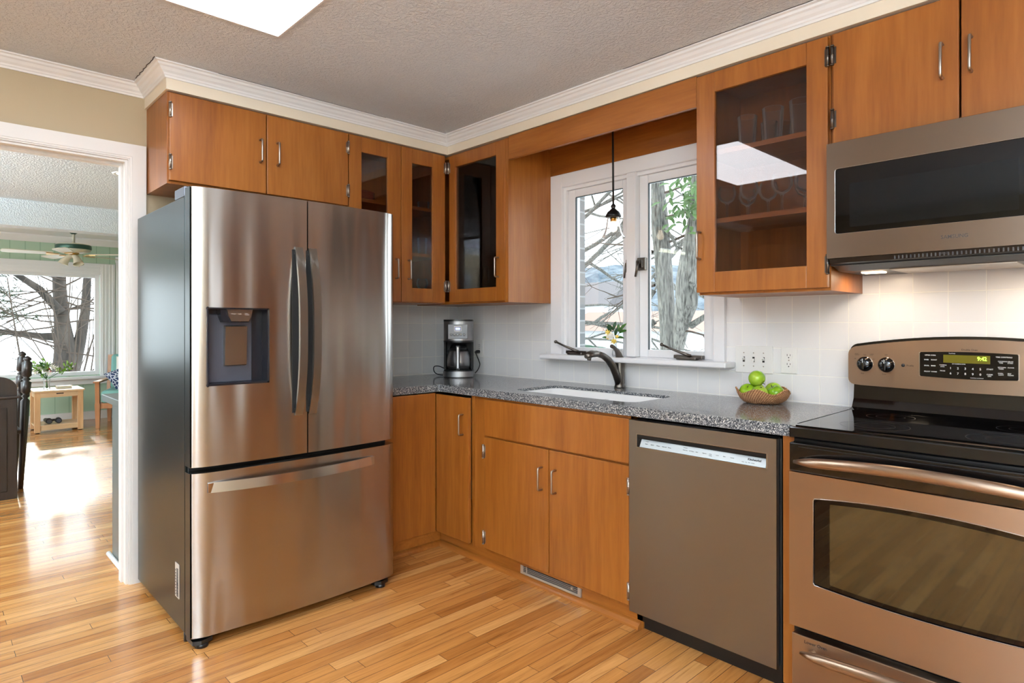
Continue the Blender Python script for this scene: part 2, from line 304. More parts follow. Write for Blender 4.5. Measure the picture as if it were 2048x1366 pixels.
# ------------------------------------------------------------------ mesh builder
class MB:
    def __init__(s): s.bm = bmesh.new()
    def _mark(s, f0, smooth):
        s.bm.faces.ensure_lookup_table()
        for f in s.bm.faces[f0:]: f.smooth = smooth
    def box(s, x0, x1, y0, y1, z0, z1, bev=0, mt=None, seg=2):
        t = bmesh.new()
        bmesh.ops.create_cube(t, size=1)
        for v in t.verts: v.co = Vector(((x0+x1)/2+v.co.x*(x1-x0), (y0+y1)/2+v.co.y*(y1-y0), (z0+z1)/2+v.co.z*(z1-z0)))
        if bev: bmesh.ops.bevel(t, geom=list(t.edges), offset=bev, segments=seg, affect='EDGES', profile=.5)
        s.merge(t, mt); return s
    def merge(s, t, mt=None, smooth=False):
        mp = {}
        for v in t.verts: mp[v] = s.bm.verts.new(mt @ v.co if mt else v.co)
        for f in t.faces:
            try: nf = s.bm.faces.new([mp[v] for v in f.verts]); nf.smooth = smooth or f.smooth
            except ValueError: pass
        t.free()
    def face(s, pts, smooth=False):
        vs = [s.bm.verts.new(p) for p in pts]; f = s.bm.faces.new(vs); f.smooth = smooth; return s
    def ring(s, c, u, v, r, n): return [s.bm.verts.new(c+u*(math.cos(2*PI*i/n)*r)+v*(math.sin(2*PI*i/n)*r)) for i in range(n)]
    def tube(s, pts, r, n=10, cap=True, flat_=1.0):
        pts = [Vector(p) for p in pts]; N = len(pts)
        rs = r if isinstance(r, (list, tuple)) else [r]*N
        d0 = (pts[1]-pts[0]).normalized(); ref = Vector((0, 0, 1)) if abs(d0.z) < .9 else Vector((1, 0, 0))
        u = d0.cross(ref).normalized(); rings = []
        for i, p in enumerate(pts):
            d = (pts[min(i+1, N-1)]-pts[max(i-1, 0)]).normalized()
            u = (u-d*u.dot(d)).normalized(); v = d.cross(u)
            rings.append(s.ring(p, u, v*flat_, rs[i], n))
        for a, b_ in zip(rings, rings[1:]):
            for i in range(n):
                f = s.bm.faces.new((a[i], a[(i+1) % n], b_[(i+1) % n], b_[i])); f.smooth = True
        if cap: s.bm.faces.new(rings[0][::-1]); s.bm.faces.new(rings[-1])
        return s
    def cyl(s, p0, p1, r0, r1=None, n=20): return s.tube([p0, p1], [r0, r0 if r1 is None else r1], n)
    def lathe(s, prof, c=(0, 0, 0), n=28, mt=None, caps=True):
        t = bmesh.new(); rings = []
        for (r, z) in prof:
            if r < 1e-6: rings.append([t.verts.new((c[0], c[1], c[2]+z))])
            else: rings.append([t.verts.new((c[0]+r*math.cos(2*PI*i/n), c[1]+r*math.sin(2*PI*i/n), c[2]+z)) for i in range(n)])
        for a, b_ in zip(rings, rings[1:]):
            for i in range(n):
                q = []
                for vv in ((a, i), (a, i+1), (b_, i+1), (b_, i)):
                    w = vv[0][vv[1] % len(vv[0])]
                    if w not in q: q.append(w)
                if len(q) > 2: t.faces.new(q).smooth = True
        if caps:
            if len(rings[0]) > 1: t.faces.new(rings[0][::-1])
            if len(rings[-1]) > 1: t.faces.new(rings[-1])
        s.merge(t, mt); return s
    def prism(s, poly, ax, a, b_, mt=None, smooth=False):
        # poly: 2D points in the two remaining axes (in x,y,z order)
        def P(p, w):
            return {'x': (w, p[0], p[1]), 'y': (p[0], w, p[1]), 'z': (p[0], p[1], w)}[ax]
        t = bmesh.new(); A = [t.verts.new(P(p, a)) for p in poly]; B = [t.verts.new(P(p, b_)) for p in poly]; n = len(poly)
        t.faces.new(A); t.faces.new(B[::-1])
        for i in range(n): t.faces.new((A[i], B[i], B[(i+1) % n], A[(i+1) % n])).smooth = smooth
        bmesh.ops.recalc_face_normals(t, faces=t.faces); s.merge(t, mt); return s
    def sphere(s, c, r, sc=(1, 1, 1), n=12, mt=None):
        t = bmesh.new(); bmesh.ops.create_uvsphere(t, u_segments=n*2, v_segments=n, radius=r)
        for v in t.verts: v.co = Vector((v.co.x*sc[0]+c[0], v.co.y*sc[1]+c[1], v.co.z*sc[2]+c[2]))
        s.merge(t, mt, True); return s
    def text(s, body, size, mt, align='LEFT', depth=.0002, bold=0.0, xs=1.0):
        cu = bpy.data.curves.new('lettering', 'FONT'); cu.body = body; cu.size = size; cu.align_x = align; cu.extrude = depth; cu.offset = bold*size
        cu.resolution_u = 2
        o = bpy.data.objects.new('lettering', cu); COL.objects.link(o)
        dg = bpy.context.evaluated_depsgraph_get(); me = o.evaluated_get(dg).to_mesh()
        t = bmesh.new(); t.from_mesh(me)
        for v in t.verts: v.co.x *= xs
        s.merge(t, mt); bpy.data.objects.remove(o); bpy.data.curves.remove(cu); return s
    def build(s, name, m, parent=None, **tags):
        me = bpy.data.meshes.new(name); 
        off = Vector((0, 0, 0))
        p = parent
        while p is not None: off += p.location; p = p.parent
        own = tags.pop('origin', None)
        if own is not None: own = Vector(own); 
        base = off if own is None else own
        for v in s.bm.verts: v.co -= base
        s.bm.normal_update(); s.bm.to_mesh(me); s.bm.free()
        me.materials.append(M[m] if isinstance(m, str) else m)
        o = bpy.data.objects.new(name, me); COL.objects.link(o)
        o.location = base-off
        if parent: o.parent = parent
        for k, v in tags.items(): o[k] = v
        return o
def thing(name, loc, label, cat, group=None):
    o = bpy.data.objects.new(name, None); o.empty_display_size = .05; COL.objects.link(o); o.location = loc
    o['label'] = label; o['category'] = cat
    if group: o['group'] = group
    return o
def struct(mb, name, m, **k): return mb.build(name, m, kind='structure', **k)
def copy_tree(o, loc, label=None, rotz=None, parent=None):
    c = o.copy(); COL.objects.link(c)
    if parent is not None: c.parent = parent
    else:
        c.location = loc
        if label: c['label'] = label
        if rotz is not None: c.rotation_euler = (0, 0, rotz)
    for ch in list(o.children): copy_tree(ch, None, parent=c)
    return c
def spline(pts, k=8):
    P = [Vector(p) for p in pts]; P = [P[0]]+P+[P[-1]]; out = []
    for i in range(1, len(P)-2):
        for j in range(k):
            t = j/k; out.append(.5*((2*P[i])+(P[i+1]-P[i-1])*t+(2*P[i-1]-5*P[i]+4*P[i+1]-P[i+2])*t*t+(3*P[i]-P[i-1]-3*P[i+1]+P[i+2])*t**3))
    return out+[P[-2]]
def face_mt(origin, right, up):
    r = Vector(right).normalized(); u = Vector(up).normalized(); n = r.cross(u)
    m_ = Matrix((r, u, n)).transposed().to_4x4(); m_.translation = Vector(origin); return m_
def arc(c, r, a0, a1, n): return [(c[0]+r*math.cos(math.radians(a0+(a1-a0)*i/n)), c[1]+r*math.sin(math.radians(a0+(a1-a0)*i/n))) for i in range(n+1)]
def rrect(x0, x1, y0, y1, r, n=6):
    return arc((x1-r, y1-r), r, 0, 90, n)+arc((x0+r, y1-r), r, 90, 180, n)+arc((x0+r, y0+r), r, 180, 270, n)+arc((x1-r, y0+r), r, 270, 360, n)

# ================================================================== ROOM SHELL
CZ = 2.418
struct(MB().box(-6.6, 5.4, -5.3, .12, -.1, 0), 'floor', 'floor')
c_ = MB(); LX0, LX1, LY0, LY1 = .985, 1.60, -2.92, -1.70
c_.box(-3.88, LX0, -5.3, .12, CZ, CZ+.1); c_.box(LX1, 5.4, -5.3, .12, CZ, CZ+.1)
c_.box(LX0, LX1, -5.3, LY0, CZ, CZ+.1); c_.box(LX0, LX1, LY1, .12, CZ, CZ+.1)
struct(c_, 'ceiling', 'ceiling')
# wall of the window (y = 0)
WX0, WX1, WZ0, WZ1 = 1.0, 1.985, 1.075, 2.07
w = MB(); w.box(0, WX0, 0, .12, 0, CZ); w.box(WX1, 5.2, 0, .12, 0, CZ); w.box(WX0, WX1, 0, .12, 0, WZ0-.02); w.box(WX0, WX1, 0, .12, WZ1, CZ)
struct(w, 'wall_right', 'tile_r')
# fridge wall (x = 0) with the doorway
DY0, DY1, DZ = -3.2, -2.028, 2.045
w = MB(); w.box(-.12, 0, DY1, .12, 0, CZ); w.box(-.12, 0, -5.2, DY0, 0, CZ); w.box(-.12, 0, DY0, DY1, DZ, CZ)
struct(w, 'wall_left', 'beige')
struct(MB().box(0, .006, -1.09, 0, .90, 1.40), 'wall_backsplash', 'tile_l')
# unseen rear and side walls, with windows added to let in fill daylight
def holed(ax, a0, a1, p0, p1, holes, name, m_):
    # wall slab along axis ax from a0 to a1, between p0 and p1 in the other axis, with openings (u0, u1, z0, z1)
    w = MB(); u = a0
    def bx(ua, ub, za, zb_):
        if ax == 'x': w.box(ua, ub, p0, p1, za, zb_)
        else: w.box(p0, p1, ua, ub, za, zb_)
    for (u0, u1, z0, z1) in holes: bx(u, u0, 0, CZ); bx(u0, u1, 0, z0); bx(u0, u1, z1, CZ); u = u1
    bx(u, a1, 0, CZ); struct(w, name, m_)
def frame_win(ax, p0, p1, u0, u1, z0, z1, name, n=2):
    f_ = MB()
    def bx(ua, ub, za, zb_):
        if ax == 'x': f_.box(ua, ub, p0, p1, za, zb_)
        else: f_.box(p0, p1, ua, ub, za, zb_)
    bx(u0, u0+.06, z0, z1); bx(u1-.06, u1, z0, z1); bx(u0+.06, u1-.06, z0, z0+.06); bx(u0+.06, u1-.06, z1-.06, z1)
    for k in range(1, n): c = u0+(u1-u0)*k/n; bx(c-.025, c+.025, z0+.06, z1-.06)
    struct(f_, name, 'white')
holed('x', -6.6, 5.3, -5.3, -5.2, [(-6.0, -1.2, .25, 2.1), (2.9, 5.0, .15, 2.2)], 'wall_rear', 'beige')
holed('y', -5.2, .12, 5.2, 5.3, [(-4.6, -3.9, .15, 2.1), (-1.62, -1.22, .9, 2.1)], 'wall_side', 'beige')
frame_win('x', -5.29, -5.19, -6.0, -1.2, .25, 2.1, 'fill_window_3', 4); frame_win('x', -5.29, -5.19, 2.9, 5.0, .15, 2.2, 'fill_window_4', 3)
frame_win('y', 5.19, 5.29, -4.6, -3.9, .15, 2.1, 'fill_window_5', 1); frame_win('y', 5.19, 5.29, -1.62, -1.22, .9, 2.1, 'fill_window_6', 1)  # side windows added for fill and a bright streak on the fridge
struct(MB().box(5.5, 40, -60, .4, -.6, -.4), 'ground_bounce_side', 'ground'); struct(MB().box(-6.85, 40, -60, -5.5, -.62, -.42), 'ground_bounce_rear', 'ground')  # unseen pale ground, bounces daylight up through the added windows
# living side
w = MB(); w.box(-6.6, -.12, 0, .12, 0, CZ); struct(w, 'wall_living', 'green')
FX = -6.35; GY0, GY1, GZ0, GZ1 = -4.3, -1.0, .585, 1.925
w = MB(); w.box(FX-.15, FX, GY1, .12, 0, CZ); w.box(FX-.15, FX, -5.3, GY0, 0, CZ); w.box(FX-.15, FX, GY0, GY1, 0, GZ0); w.box(FX-.15, FX, GY0, GY1, GZ1, CZ)
struct(w, 'wall_far', 'green')
struct(MB().box(-4.08, -3.88, -5.3, 0, 2.172, CZ+.1), 'wall_beam', 'ceiling')
struct(MB().box(-6.6, -4.08, -5.3, .12, 2.38, 2.48), 'ceiling_living', 'white')
# baseboards in the far room
struct(MB().box(FX, FX+.018, -5.2, 0, 0, .11, .004), 'baseboard_far', 'white')
struct(MB().prism([(FX, 2.38), (FX, 2.30), (FX+.02, 2.295), (FX+.05, 2.32), (FX+.10, 2.365), (FX+.10, 2.38)], 'y', -5.2, 0), 'trim_6', 'white')

# soffit above the cabinets
SB, SF = 2.31, .370
s_ = MB(); s_.box(.0005, SF, -1.953, -SF, SB, CZ); s_.box(.0005, 5.2, -SF, -.0005, SB, CZ); struct(s_, 'wall_soffit', 'soffit')
# crown moulding: profile (out, z) swept along a path
CP = [(0, 2.360), (.007, 2.360), (.009, 2.368), (.013, 2.371), (.016, 2.378), (.026, 2.386), (.034, 2.397), (.042, 2.402), (.046, 2.410), (.056, 2.413), (.057, CZ), (0, CZ)]
def crown(path, name):
    mb = MB(); N = len(path); rows = []
    for i, (x, y) in enumerate(path):
        def nrm(a, b):
            d = Vector((b[0]-a[0], b[1]-a[1])).normalized(); return Vector((d.y, -d.x))
        if i == 0: o = nrm(path[0], path[1])
        elif i == N-1: o = nrm(path[-2], path[-1])
        else:
            n1, n2 = nrm(path[i-1], path[i]), nrm(path[i], path[i+1]); o = (n1+n2)/(1+n1.dot(n2))
        rows.append([mb.bm.verts.new((x+o.x*q, y+o.y*q, z)) for q, z in CP])
    for a, b_ in zip(rows, rows[1:]):
        for k in range(len(CP)-1): mb.bm.faces.new((a[k], b_[k], b_[k+1], a[k+1]))
    mb.bm.faces.new(rows[0][::-1]); mb.bm.faces.new(rows[-1])
    bmesh.ops.recalc_face_normals(mb.bm, faces=mb.bm.faces)
    struct(mb, name, 'crown')
crown([(5.2, -SF), (SF, -SF), (SF, -1.953), (0.0, -1.953), (0, -5.2)][::-1], 'trim_1')
# hairline gaps where the moulding has pulled away from the ceiling
rk = random.Random(9); mbk = MB()
mbk.tube([(.10+.33*i/16, -2.012+rk.uniform(-.004, .003), CZ-.0008) for i in range(17)], .0015, 5)
mbk.tube([(1.75+.85*i/40, -(SF+.0585)+rk.uniform(-.002, .001), CZ-.0008) for i in range(41)], .0011, 5)
mbk.tube([(SF+.0585+rk.uniform(-.001, .002), -1.75+.9*i/40, CZ-.0008) for i in range(41)], .0008, 5)
struct(mbk, 'trim_7', 'gasket')
# door casing and jamb
t = MB(); t.box(-.125, .001, DY1-.008, DY1+.02, 0, DZ+.02); t.box(-.125, .001, DY0-.02, DY0+.008, 0, DZ+.02); t.box(-.125, .001, DY0+.008, DY1-.008, DZ-.008, DZ+.02)
t.box(-.09, -.045, DY1-.018, DY1-.008, 0, DZ-.008); t.box(-.09, -.045, DY0+.012, DY1-.018, DZ-.020, DZ-.008)
def casing(o_in, o_out, th):
    a, b_ = DY1+o_in, DY1+o_out; za, zb_ = DZ+o_in, DZ+o_out; c, d = DY0-o_in, DY0-o_out
    t.prism([(a, 0), (b_, 0), (b_, zb_), (a, za)], 'x', 0, th); t.prism([(a, za), (b_, zb_), (d, zb_), (c, za)], 'x', 0, th); t.prism([(c, 0), (c, za), (d, zb_), (d, 0)], 'x', 0, th)
casing(.003, .009, .011); casing(.009, .018, .016); casing(.018, .078, .019)
struct(t, 'trim_2', 'white')
# ------------------------------------------------------------------ kitchen window
wn = MB(); F_ = -.022
wn.box(.922, WX0+.012, F_, .012, WZ0, 2.135, .003); wn.box(WX1-.012, 2.03, F_, .012, WZ0, 2.135, .003)
wn.box(WX0+.012, WX1-.012, F_, .012, WZ1-.012, 2.135, .003); wn.box(1.472, 1.530, F_, .05, WZ0+.005, WZ1-.031, .003); wn.box(1.474, 1.528, F_+.001, -.0005, WZ1-.031, WZ1-.0125)
# stepped jambs
wn.box(WX0, WX0+.03, .0, .12, WZ0, WZ1); wn.box(WX1-.03, WX1, .0, .12, WZ0, WZ1); wn.box(WX0+.03, WX1-.03, 0, .12, WZ1-.03, WZ1); wn.box(WX0+.03, WX1-.03, 0, .12, WZ0-.02, WZ0+.004)
win = struct(wn, 'window_1', 'white_sat')
def sash(x0, x1):
    s = MB(); z0, z1 = WZ0+.004, WZ1-.03
    for a in ((x0, x0+.052, z0, z1), (x1-.052, x1, z0, z1), (x0+.052, x1-.052, z0, z0+.04), (x0+.052, x1-.052, z1-.045, z1)): s.box(a[0], a[1], .018, .05, a[2], a[3], .004)
    o = s.build('sash', 'white_sat', win)
    MB().box(x0+.05, x1-.05, .033, .037, z0+.035, z1-.04).build('window_pane', 'pane', o)
    g = MB(); 
    for a in ((x0+.052, x0+.0545, z0+.040, z1-.0475), (x0+.0545, x1-.052, z1-.0475, z1-.045)): g.box(a[0], a[1], .020, .033, a[2], a[3])
    g.build('glazing_seal', 'seal', o)
sash(WX0+.03, 1.472); sash(1.530, WX1-.03)
sl = MB(); sl.box(.898, 2.075, -.098, .012, 1.050, 1.077, .008, seg=3); sl.build('window_sill', 'white_sat', win)
def crank(x):
    c = MB(); c.box(x-.012, x+.145, -.030, .0, 1.083, 1.101, .004); c.box(x+.01, x+.12, -.045, -.012, 1.0775, 1.092, .005)
    c.tube([(x+.085, -.03, 1.098), (x+.06, -.045, 1.108), (x+.005, -.06, 1.128), (x-.05, -.07, 1.150)], [.009, .008, .006, .0055], 12)
    c.sphere((x-.052, -.07, 1.151), .0105, (1, 1, .9), 10)
    c.build('crank_handle', 'dark_nickel', win)
crank(1.06); crank(1.775)
lt = MB(); lt.box(1.524, 1.578, -.004, .018, 1.538, 1.604, .003); lt.box(1.533, 1.569, -.014, 0, 1.548, 1.594, .004)
lt.cyl((1.55, -.014, 1.58), (1.55, -.026, 1.58), .012); lt.tube([(1.55, -.024, 1.582), (1.548, -.03, 1.55), (1.54, -.035, 1.502)], [.008, .007, .006], 10)
lt.build('sash_lock', 'dark_nickel', win)
lt = MB(); lt.box(1.457, 1.470, -.006, .018, 1.53, 1.60, .003); lt.tube([(1.463, -.01, 1.58), (1.462, -.018, 1.55), (1.458, -.02, 1.50)], [.006, .005, .005], 8); lt.build('sash_lock', 'dark_nickel', win)

# ================================================================== CABINETS
def pull(mb, axis, at, z0, z1, out=.03, r=.0046):
    """vertical wire pull; axis 'x' = front faces +x at (xface, y), 'y' = front faces -y at (x, yface)"""
    k = .008
    pr_ = [(0, z0), (out-k, z0), (out-.002, z0+.002), (out, z0+k), (out, z1-k), (out-.002, z1-.002), (out-k, z1), (0, z1)]
    mb.tube([((at[0]+o, at[1], z) if axis == 'x' else (at[0], at[1]-o, z)) for o, z in pr_], r, 10)
    return mb
def hinge(mb, axis, at, z0, z1, leaf=1):
    x, y = at
    if axis == 'x':
        mb.cyl((x+.006, y, z0), (x+.006, y, z1), .0058, n=10); mb.box(x-.001, x+.002, min(y, y+leaf*.012), max(y, y+leaf*.012), z0+.004, z1-.004)
        for q in (z0, (z0+z1)/2, z1): mb.cyl((x+.006, y, q-.002), (x+.006, y, q+.002), .0068, n=10)
    else:
        mb.cyl((x, y-.006, z0), (x, y-.006, z1), .0058, n=10); mb.box(min(x, x+leaf*.012), max(x, x+leaf*.012), y-.002, y+.001, z0+.004, z1-.004)
        for q in (z0, (z0+z1)/2, z1): mb.cyl((x, y-.006, q-.002), (x, y-.006, q+.002), .0068, n=10)
def door_x(par, xf, y0, y1, z0, z1, pane=None, th=.02):   # faces +x, front at xf
    mb = MB()
    if not pane: o = mb.box(xf-th, xf, y0, y1, z0, z1, .0025).build('door', 'wood', par); return o
    p0, p1, q0, q1 = pane
    mb.box(xf-th, xf, y0, p0, z0, z1, .002); mb.box(xf-th, xf, p1, y1, z0, z1, .002); mb.box(xf-th, xf, p0, p1, z0, q0, .002); mb.box(xf-th, xf, p0, p1, q1, z1, .002)
    o = mb.build('door', 'wood', par); MB().box(xf-th+.006, xf-th+.010, p0-.004, p1+.004, q0-.004, q1+.004).build('glass_pane', 'cab_pane', o); return o
def door_y(par, yf, x0, x1, z0, z1, pane=None, th=.02, name='door'):   # faces -y, front at yf
    mb = MB()
    if not pane: return mb.box(x0, x1, yf, yf+th, z0, z1, .0025).build(name, 'wood', par)
    p0, p1, q0, q1 = pane
    mb.box(x0, p0, yf, yf+th, z0, z1, .002); mb.box(p1, x1, yf, yf+th, z0, z1, .002); mb.box(p0, p1, yf, yf+th, z0, q0, .002); mb.box(p0, p1, yf, yf+th, q1, z1, .002)
    o = mb.build(name, 'wood', par); MB().box(p0-.004, p1+.004, yf+th-.010, yf+th-.006, q0-.004, q1+.004).build('glass_pane', 'cab_pane', o); return o
T = .018
def carcass(par, x0, x1, y0, y1, z0, z1, front, m_out='wood', m_in='wood_in'):
    """open box; front in 'x' (opens to +x) or 'y' (opens to -y)"""
    o = MB(); o.box(x0, x1, y0, y1, z0, z0+T); o.box(x0, x1, y0, y1, z1-T, z1)
    if front == 'x':
        o.box(x0, x1, y0, y0+T, z0+T, z1-T); o.box(x0, x1, y1-T, y1, z0+T, z1-T); o.box(x0, x0+.006, y0+T, y1-T, z0+T, z1-T)
    else:
        o.box(x0, x0+T, y0, y1, z0+T, z1-T); o.box(x1-T, x1, y0, y1, z0+T, z1-T); o.box(x0+T, x1-T, y1-.006, y1, z0+T, z1-T)
    return o.build('carcass', m_out, par)
# 1 over-fridge cabinet
cab = thing('wall_cabinet', (0, -1.944, 1.89), 'wide low honey wood cabinet with two plain doors directly above the refrigerator', 'cabinet')
carcass(cab, .0005, .345, -1.944, -1.048, 1.893, 2.308, 'x')
for (a, b_, hy, gy, lf) in ((-1.938, -1.5025, -1.533, -1.941, 1), (-1.4975, -1.051, -1.447, -1.048, -1)):
    d = door_x(cab, .366, a, b_, 1.905, 2.300)
    pull(MB(), 'x', (.366, hy), 2.056, 2.166).build('handle', 'nickel', d)
    for z in (1.953, 2.189): h = MB(); hinge(h, 'x', (.366, gy+ (0.004 if lf > 0 else -.004)), z, z+.066, lf); h.build('hinge', 'nickel', d)
# 2 left glass cabinet
cab2 = thing('wall_cabinet', (0, -1.045, 1.38), 'tall honey wood cabinet with two narrow glass doors between refrigerator and room corner', 'cabinet')
carcass(cab2, .0005, .345, -1.047, -.372, 1.382, 2.308, 'x', 'wood')
sh_ = MB(); sh_.box(.008, .325, -1.028, -.391, 1.948, 1.968); sh_.build('shelf', 'wood_y', cab2)
sh_ = MB(); sh_.box(.008, .325, -1.028, -.391, 1.666, 1.686); sh_.build('shelf', 'wood_y', cab2)
d = door_x(cab2, .366, -1.045, -.7095, 1.386, 2.300, (-.968, -.799, 1.470, 2.215))
pull(MB(), 'x', (.366, -.745), 1.522, 1.632).build('handle', 'nickel', d)
d = door_x(cab2, .366, -.7055, -.384, 1.386, 2.300, (-.630, -.480, 1.470, 2.214))
pull(MB(), 'x', (.366, -.658), 1.522, 1.632).build('handle', 'nickel', d)
for z in (1.455, 2.19): h = MB(); hinge(h, 'x', (.366, -.383), z, z+.066, -1); h.build('hinge', 'nickel', d)
# 3 corner glass cabinet on window wall
cab3 = thing('wall_cabinet', (.37, -.34, 1.38), 'honey wood cabinet with one wide glass door in the room corner left of the window', 'cabinet')
carcass(cab3, .0075, .920, -.344, -.0005, 1.378, 2.308, 'y')
o = MB(); o.box(.895, .920, -.366, -.344, 1.378, 2.300); o.build('face_stile', 'wood', cab3)
for z in (1.968, 1.686): MB().box(.38, .90, -.325, -.008, z-.02, z).build('shelf', 'wood_x', cab3)
d = door_y(cab3, -.366, .382, .892, 1.386, 2.296, (.444, .816, 1.468, 2.222))
pull(MB(), 'y', (.837, -.366), 1.524, 1.634).build('handle', 'nickel', d)
for z in (1.455, 2.19): h = MB(); hinge(h, 'y', (.381, -.366), z, z+.066, 1); h.build('hinge', 'nickel', d)
# 4 valance over the window
va = thing('window_valance', (.93, -.36, 2.3), 'long horizontal honey wood valance board above the sink window', 'valance')
MB().box(.9215, 2.0835, -.366, -.346, 2.176, 2.306, .002).build('front_board', 'wood_x', va)
MB().box(.9215, 2.0835, -.020, -.0235+.012, 2.1355, 2.306, .001).build('back_board', 'wood_x', va)
MB().box(.9215, 2.0835, -.345, -.021, 2.294, 2.306).build('top_board', 'wood_x', va)
# 5 big glass cabinet right of window
cab4 = thing('wall_cabinet', (2.09, -.34, 1.38), 'honey wood glass-door cabinet holding drinking glasses between window and microwave', 'cabinet')
carcass(cab4, 2.086, 2.614, -.344, -.0005, 1.376, 2.308, 'y')
for z in (1.985, 1.697): MB().box(2.105, 2.595, -.325, -.008, z-.02, z).build('shelf', 'wood_x', cab4)
d = door_y(cab4, -.366, 2.084, 2.610, 1.386, 2.300, (2.166, 2.535, 1.470, 2.218))
pull(MB(), 'y', (2.102, -.366), 1.528, 1.640).build('handle', 'nickel', d)
for z in (1.436, 2.188): h = MB(); hinge(h, 'y', (2.612, -.366), z, z+.068, -1); h.build('hinge', 'dark_nickel', d)
# 6 cabinet above microwave
cab5 = thing('wall_cabinet', (2.62, -.34, 1.9), 'honey wood cabinet with two plain doors above the microwave', 'cabinet')
carcass(cab5, 2.616, 3.380, -.344, -.0005, 1.898, 2.308, 'y')
for (a, b_, hx, gx) in ((2.628, 3.0035, 2.960, 2.6275), (3.0095, 3.378, 3.036, 3.380)):
    d = door_y(cab5, -.366, a, b_, 1.905, 2.300)
    pull(MB(), 'y', (hx, -.366), 2.044, 2.152).build('handle', 'nickel', d)
    for z in (1.958, 2.188): h = MB(); hinge(h, 'y', (gx, -.366), z, z+.068, 1 if hx < 3 else -1); h.build('hinge', 'dark_nickel', d)
# cabinets continuing to the right of the range
cab6 = thing('wall_cabinet', (4.0, -.34, 1.38), 'honey wood cabinet continuing to the right of the microwave', 'cabinet')
carcass(cab6, 3.384, 4.6, -.344, -.0005, 1.382, 2.308, 'y'); door_y(cab6, -.366, 3.39, 3.99, 1.386, 2.300); door_y(cab6, -.366, 3.994, 4.594, 1.386, 2.300)
cab7 = thing('base_cabinet', (4.0, -.6, 0), 'honey wood base cabinet continuing to the right of the range', 'cabinet')
carcass(cab7, 3.366, 4.6, -.612, -.0005, .08, .875, 'y'); door_y(cab7, -.632, 3.372, 3.98, .09, .862); door_y(cab7, -.632, 3.984, 4.594, .09, .862)
MB().box(3.366, 4.602, -.6364, -.0005, .8755, .914, .003).build('countertop', 'granite', None, label='short grey granite countertop to the right of the range', category='countertop')
pc = thing('reflection_cabinet', (4.9, -.7, 0), 'unseen tall honey wood cabinet added right of the range for reflections', 'cabinet')  # added out of view so the fridge door reflects brown wood
carcass(pc, 4.63, 5.199, -.98, -.0005, .08, 2.308, 'x'); MB().box(4.606, 4.626, -.975, -.50, .1, 2.3, .002).build('door', 'wood', pc); MB().box(4.606, 4.626, -.495, -.02, .1, 2.3, .002).build('door', 'wood', pc)
# 7 base cabinets
YF = -.632
bc = thing('base_cabinet', (1.45, -.6, 0), 'honey wood sink base cabinet with false front and two doors left of dishwasher', 'cabinet')
o = MB(); o.box(.9215, .943, -.612, -.02, .07, .874); o.box(1.906, 1.924, -.612, -.02, .07, .874); o.box(.943, 1.906, -.612, -.02, .07, .088)
o.box(.9215, 1.010, -.6125, -.594, .07, .872); o.box(1.010, 1.906, -.6125, -.594, .64, .70); o.box(1.45, 1.49, -.6125, -.594, .088, .64)
o.box(1.010, 1.906, -.6125, -.594, .856, .872); o.box(1.906, 1.924, -.6125, -.594, .07, .872); o.build('carcass', 'wood', bc)
MB().box(1.017, 1.926, YF, YF+.019, .676, .862, .0025).build('false_front', 'wood', bc)
for (a, b_, hx, gx, gz, lf) in ((1.017, 1.4715, 1.432, 1.0155, (.115, .560), 1), (1.4765, 1.926, 1.519, 1.928, (.118, .550), -1)):
    d = door_y(bc, YF, a, b_, .090, .667, th=.019)
    pull(MB(), 'y', (hx, YF), .475, .580).build('handle', 'nickel', d)
    for z in gz: h = MB(); hinge(h, 'y', (gx, YF), z, z+.068, lf); h.build('hinge', 'nickel', d)
bl = thing('base_cabinet', (.63, -.9, 0), 'honey wood corner base cabinet with a joined folding door under the coffee maker', 'cabinet')
o = MB(); o.box(.02, .612, -1.075, -.636, .07, .09); o.box(.02, .612, -1.075, -1.057, .09, .872); o.box(.594, .612, -1.057, -.92, .09, .872); o.box(.02, .92, -.594, -.576, .09, .30)
o.box(.90, .920, -.618, -.05, .07, .872); o.build('carcass', 'wood', bl)
MB().box(.613, .632, -1.075, -.656, .090, .868, .0025).build('door_panel', 'wood', bl)
d = MB().box(.632, .917, -.655, -.636, .092, .862, .0025).build('door', 'wood', bl)
pull(MB(), 'y', (.872, -.655), .665, .772).build('handle', 'nickel', d)
# toe kicks + shoe moulding
tk = MB(); tk.box(.56, .60, -1.075, -.585, 0, .078); tk.box(.60, 1.925, -.600, -.56, 0, .078); tk.box(1.925, 1.972, -.600, -.56, 0, .078)
struct(tk, 'baseboard_kitchen', 'wood_x')
def qr(p, r=.026): return [(0, 0), (r, 0)]+[(r*math.cos(math.radians(a)), r*math.sin(math.radians(a))) for a in (20, 40, 60, 80)]+[(0, r)]
q = MB(); q.prism([(.600+a, b_) for a, b_ in qr(0)], 'y', -1.075, -.600)
q.prism([(-.600-a, b_) for a, b_ in qr(0)], 'x', .602, 1.966)
struct(q, 'trim_3', 'wood_x')
vt = thing('floor_vent', (1.44, -.6, .02), 'pale metal heating vent in the toe kick below the sink cabinet doors', 'vent')
o = MB(); 
for a in ((1.262, 1.648, .068, .077), (1.262, 1.648, .0265, .037), (1.262, 1.280, .037, .068), (1.630, 1.648, .037, .068)): o.box(a[0], a[1], -.610, -.6005, a[2], a[3], .001)
o.build('frame', 'vent_metal', vt); MB().box(1.27, 1.64, -.6030, -.6006, .03, .072).build('backing', 'slot', vt)
o = MB(); 
for z in (.044, .052, .060): o.box(1.28, 1.63, -.609, -.6035, z-.0008, z+.0008)
o.box(1.30, 1.305, -.6085, -.6035, .037, .068); o.box(1.59, 1.6, -.6105, -.6035, .048, .058); o.build('louvres', 'vent_metal', vt)
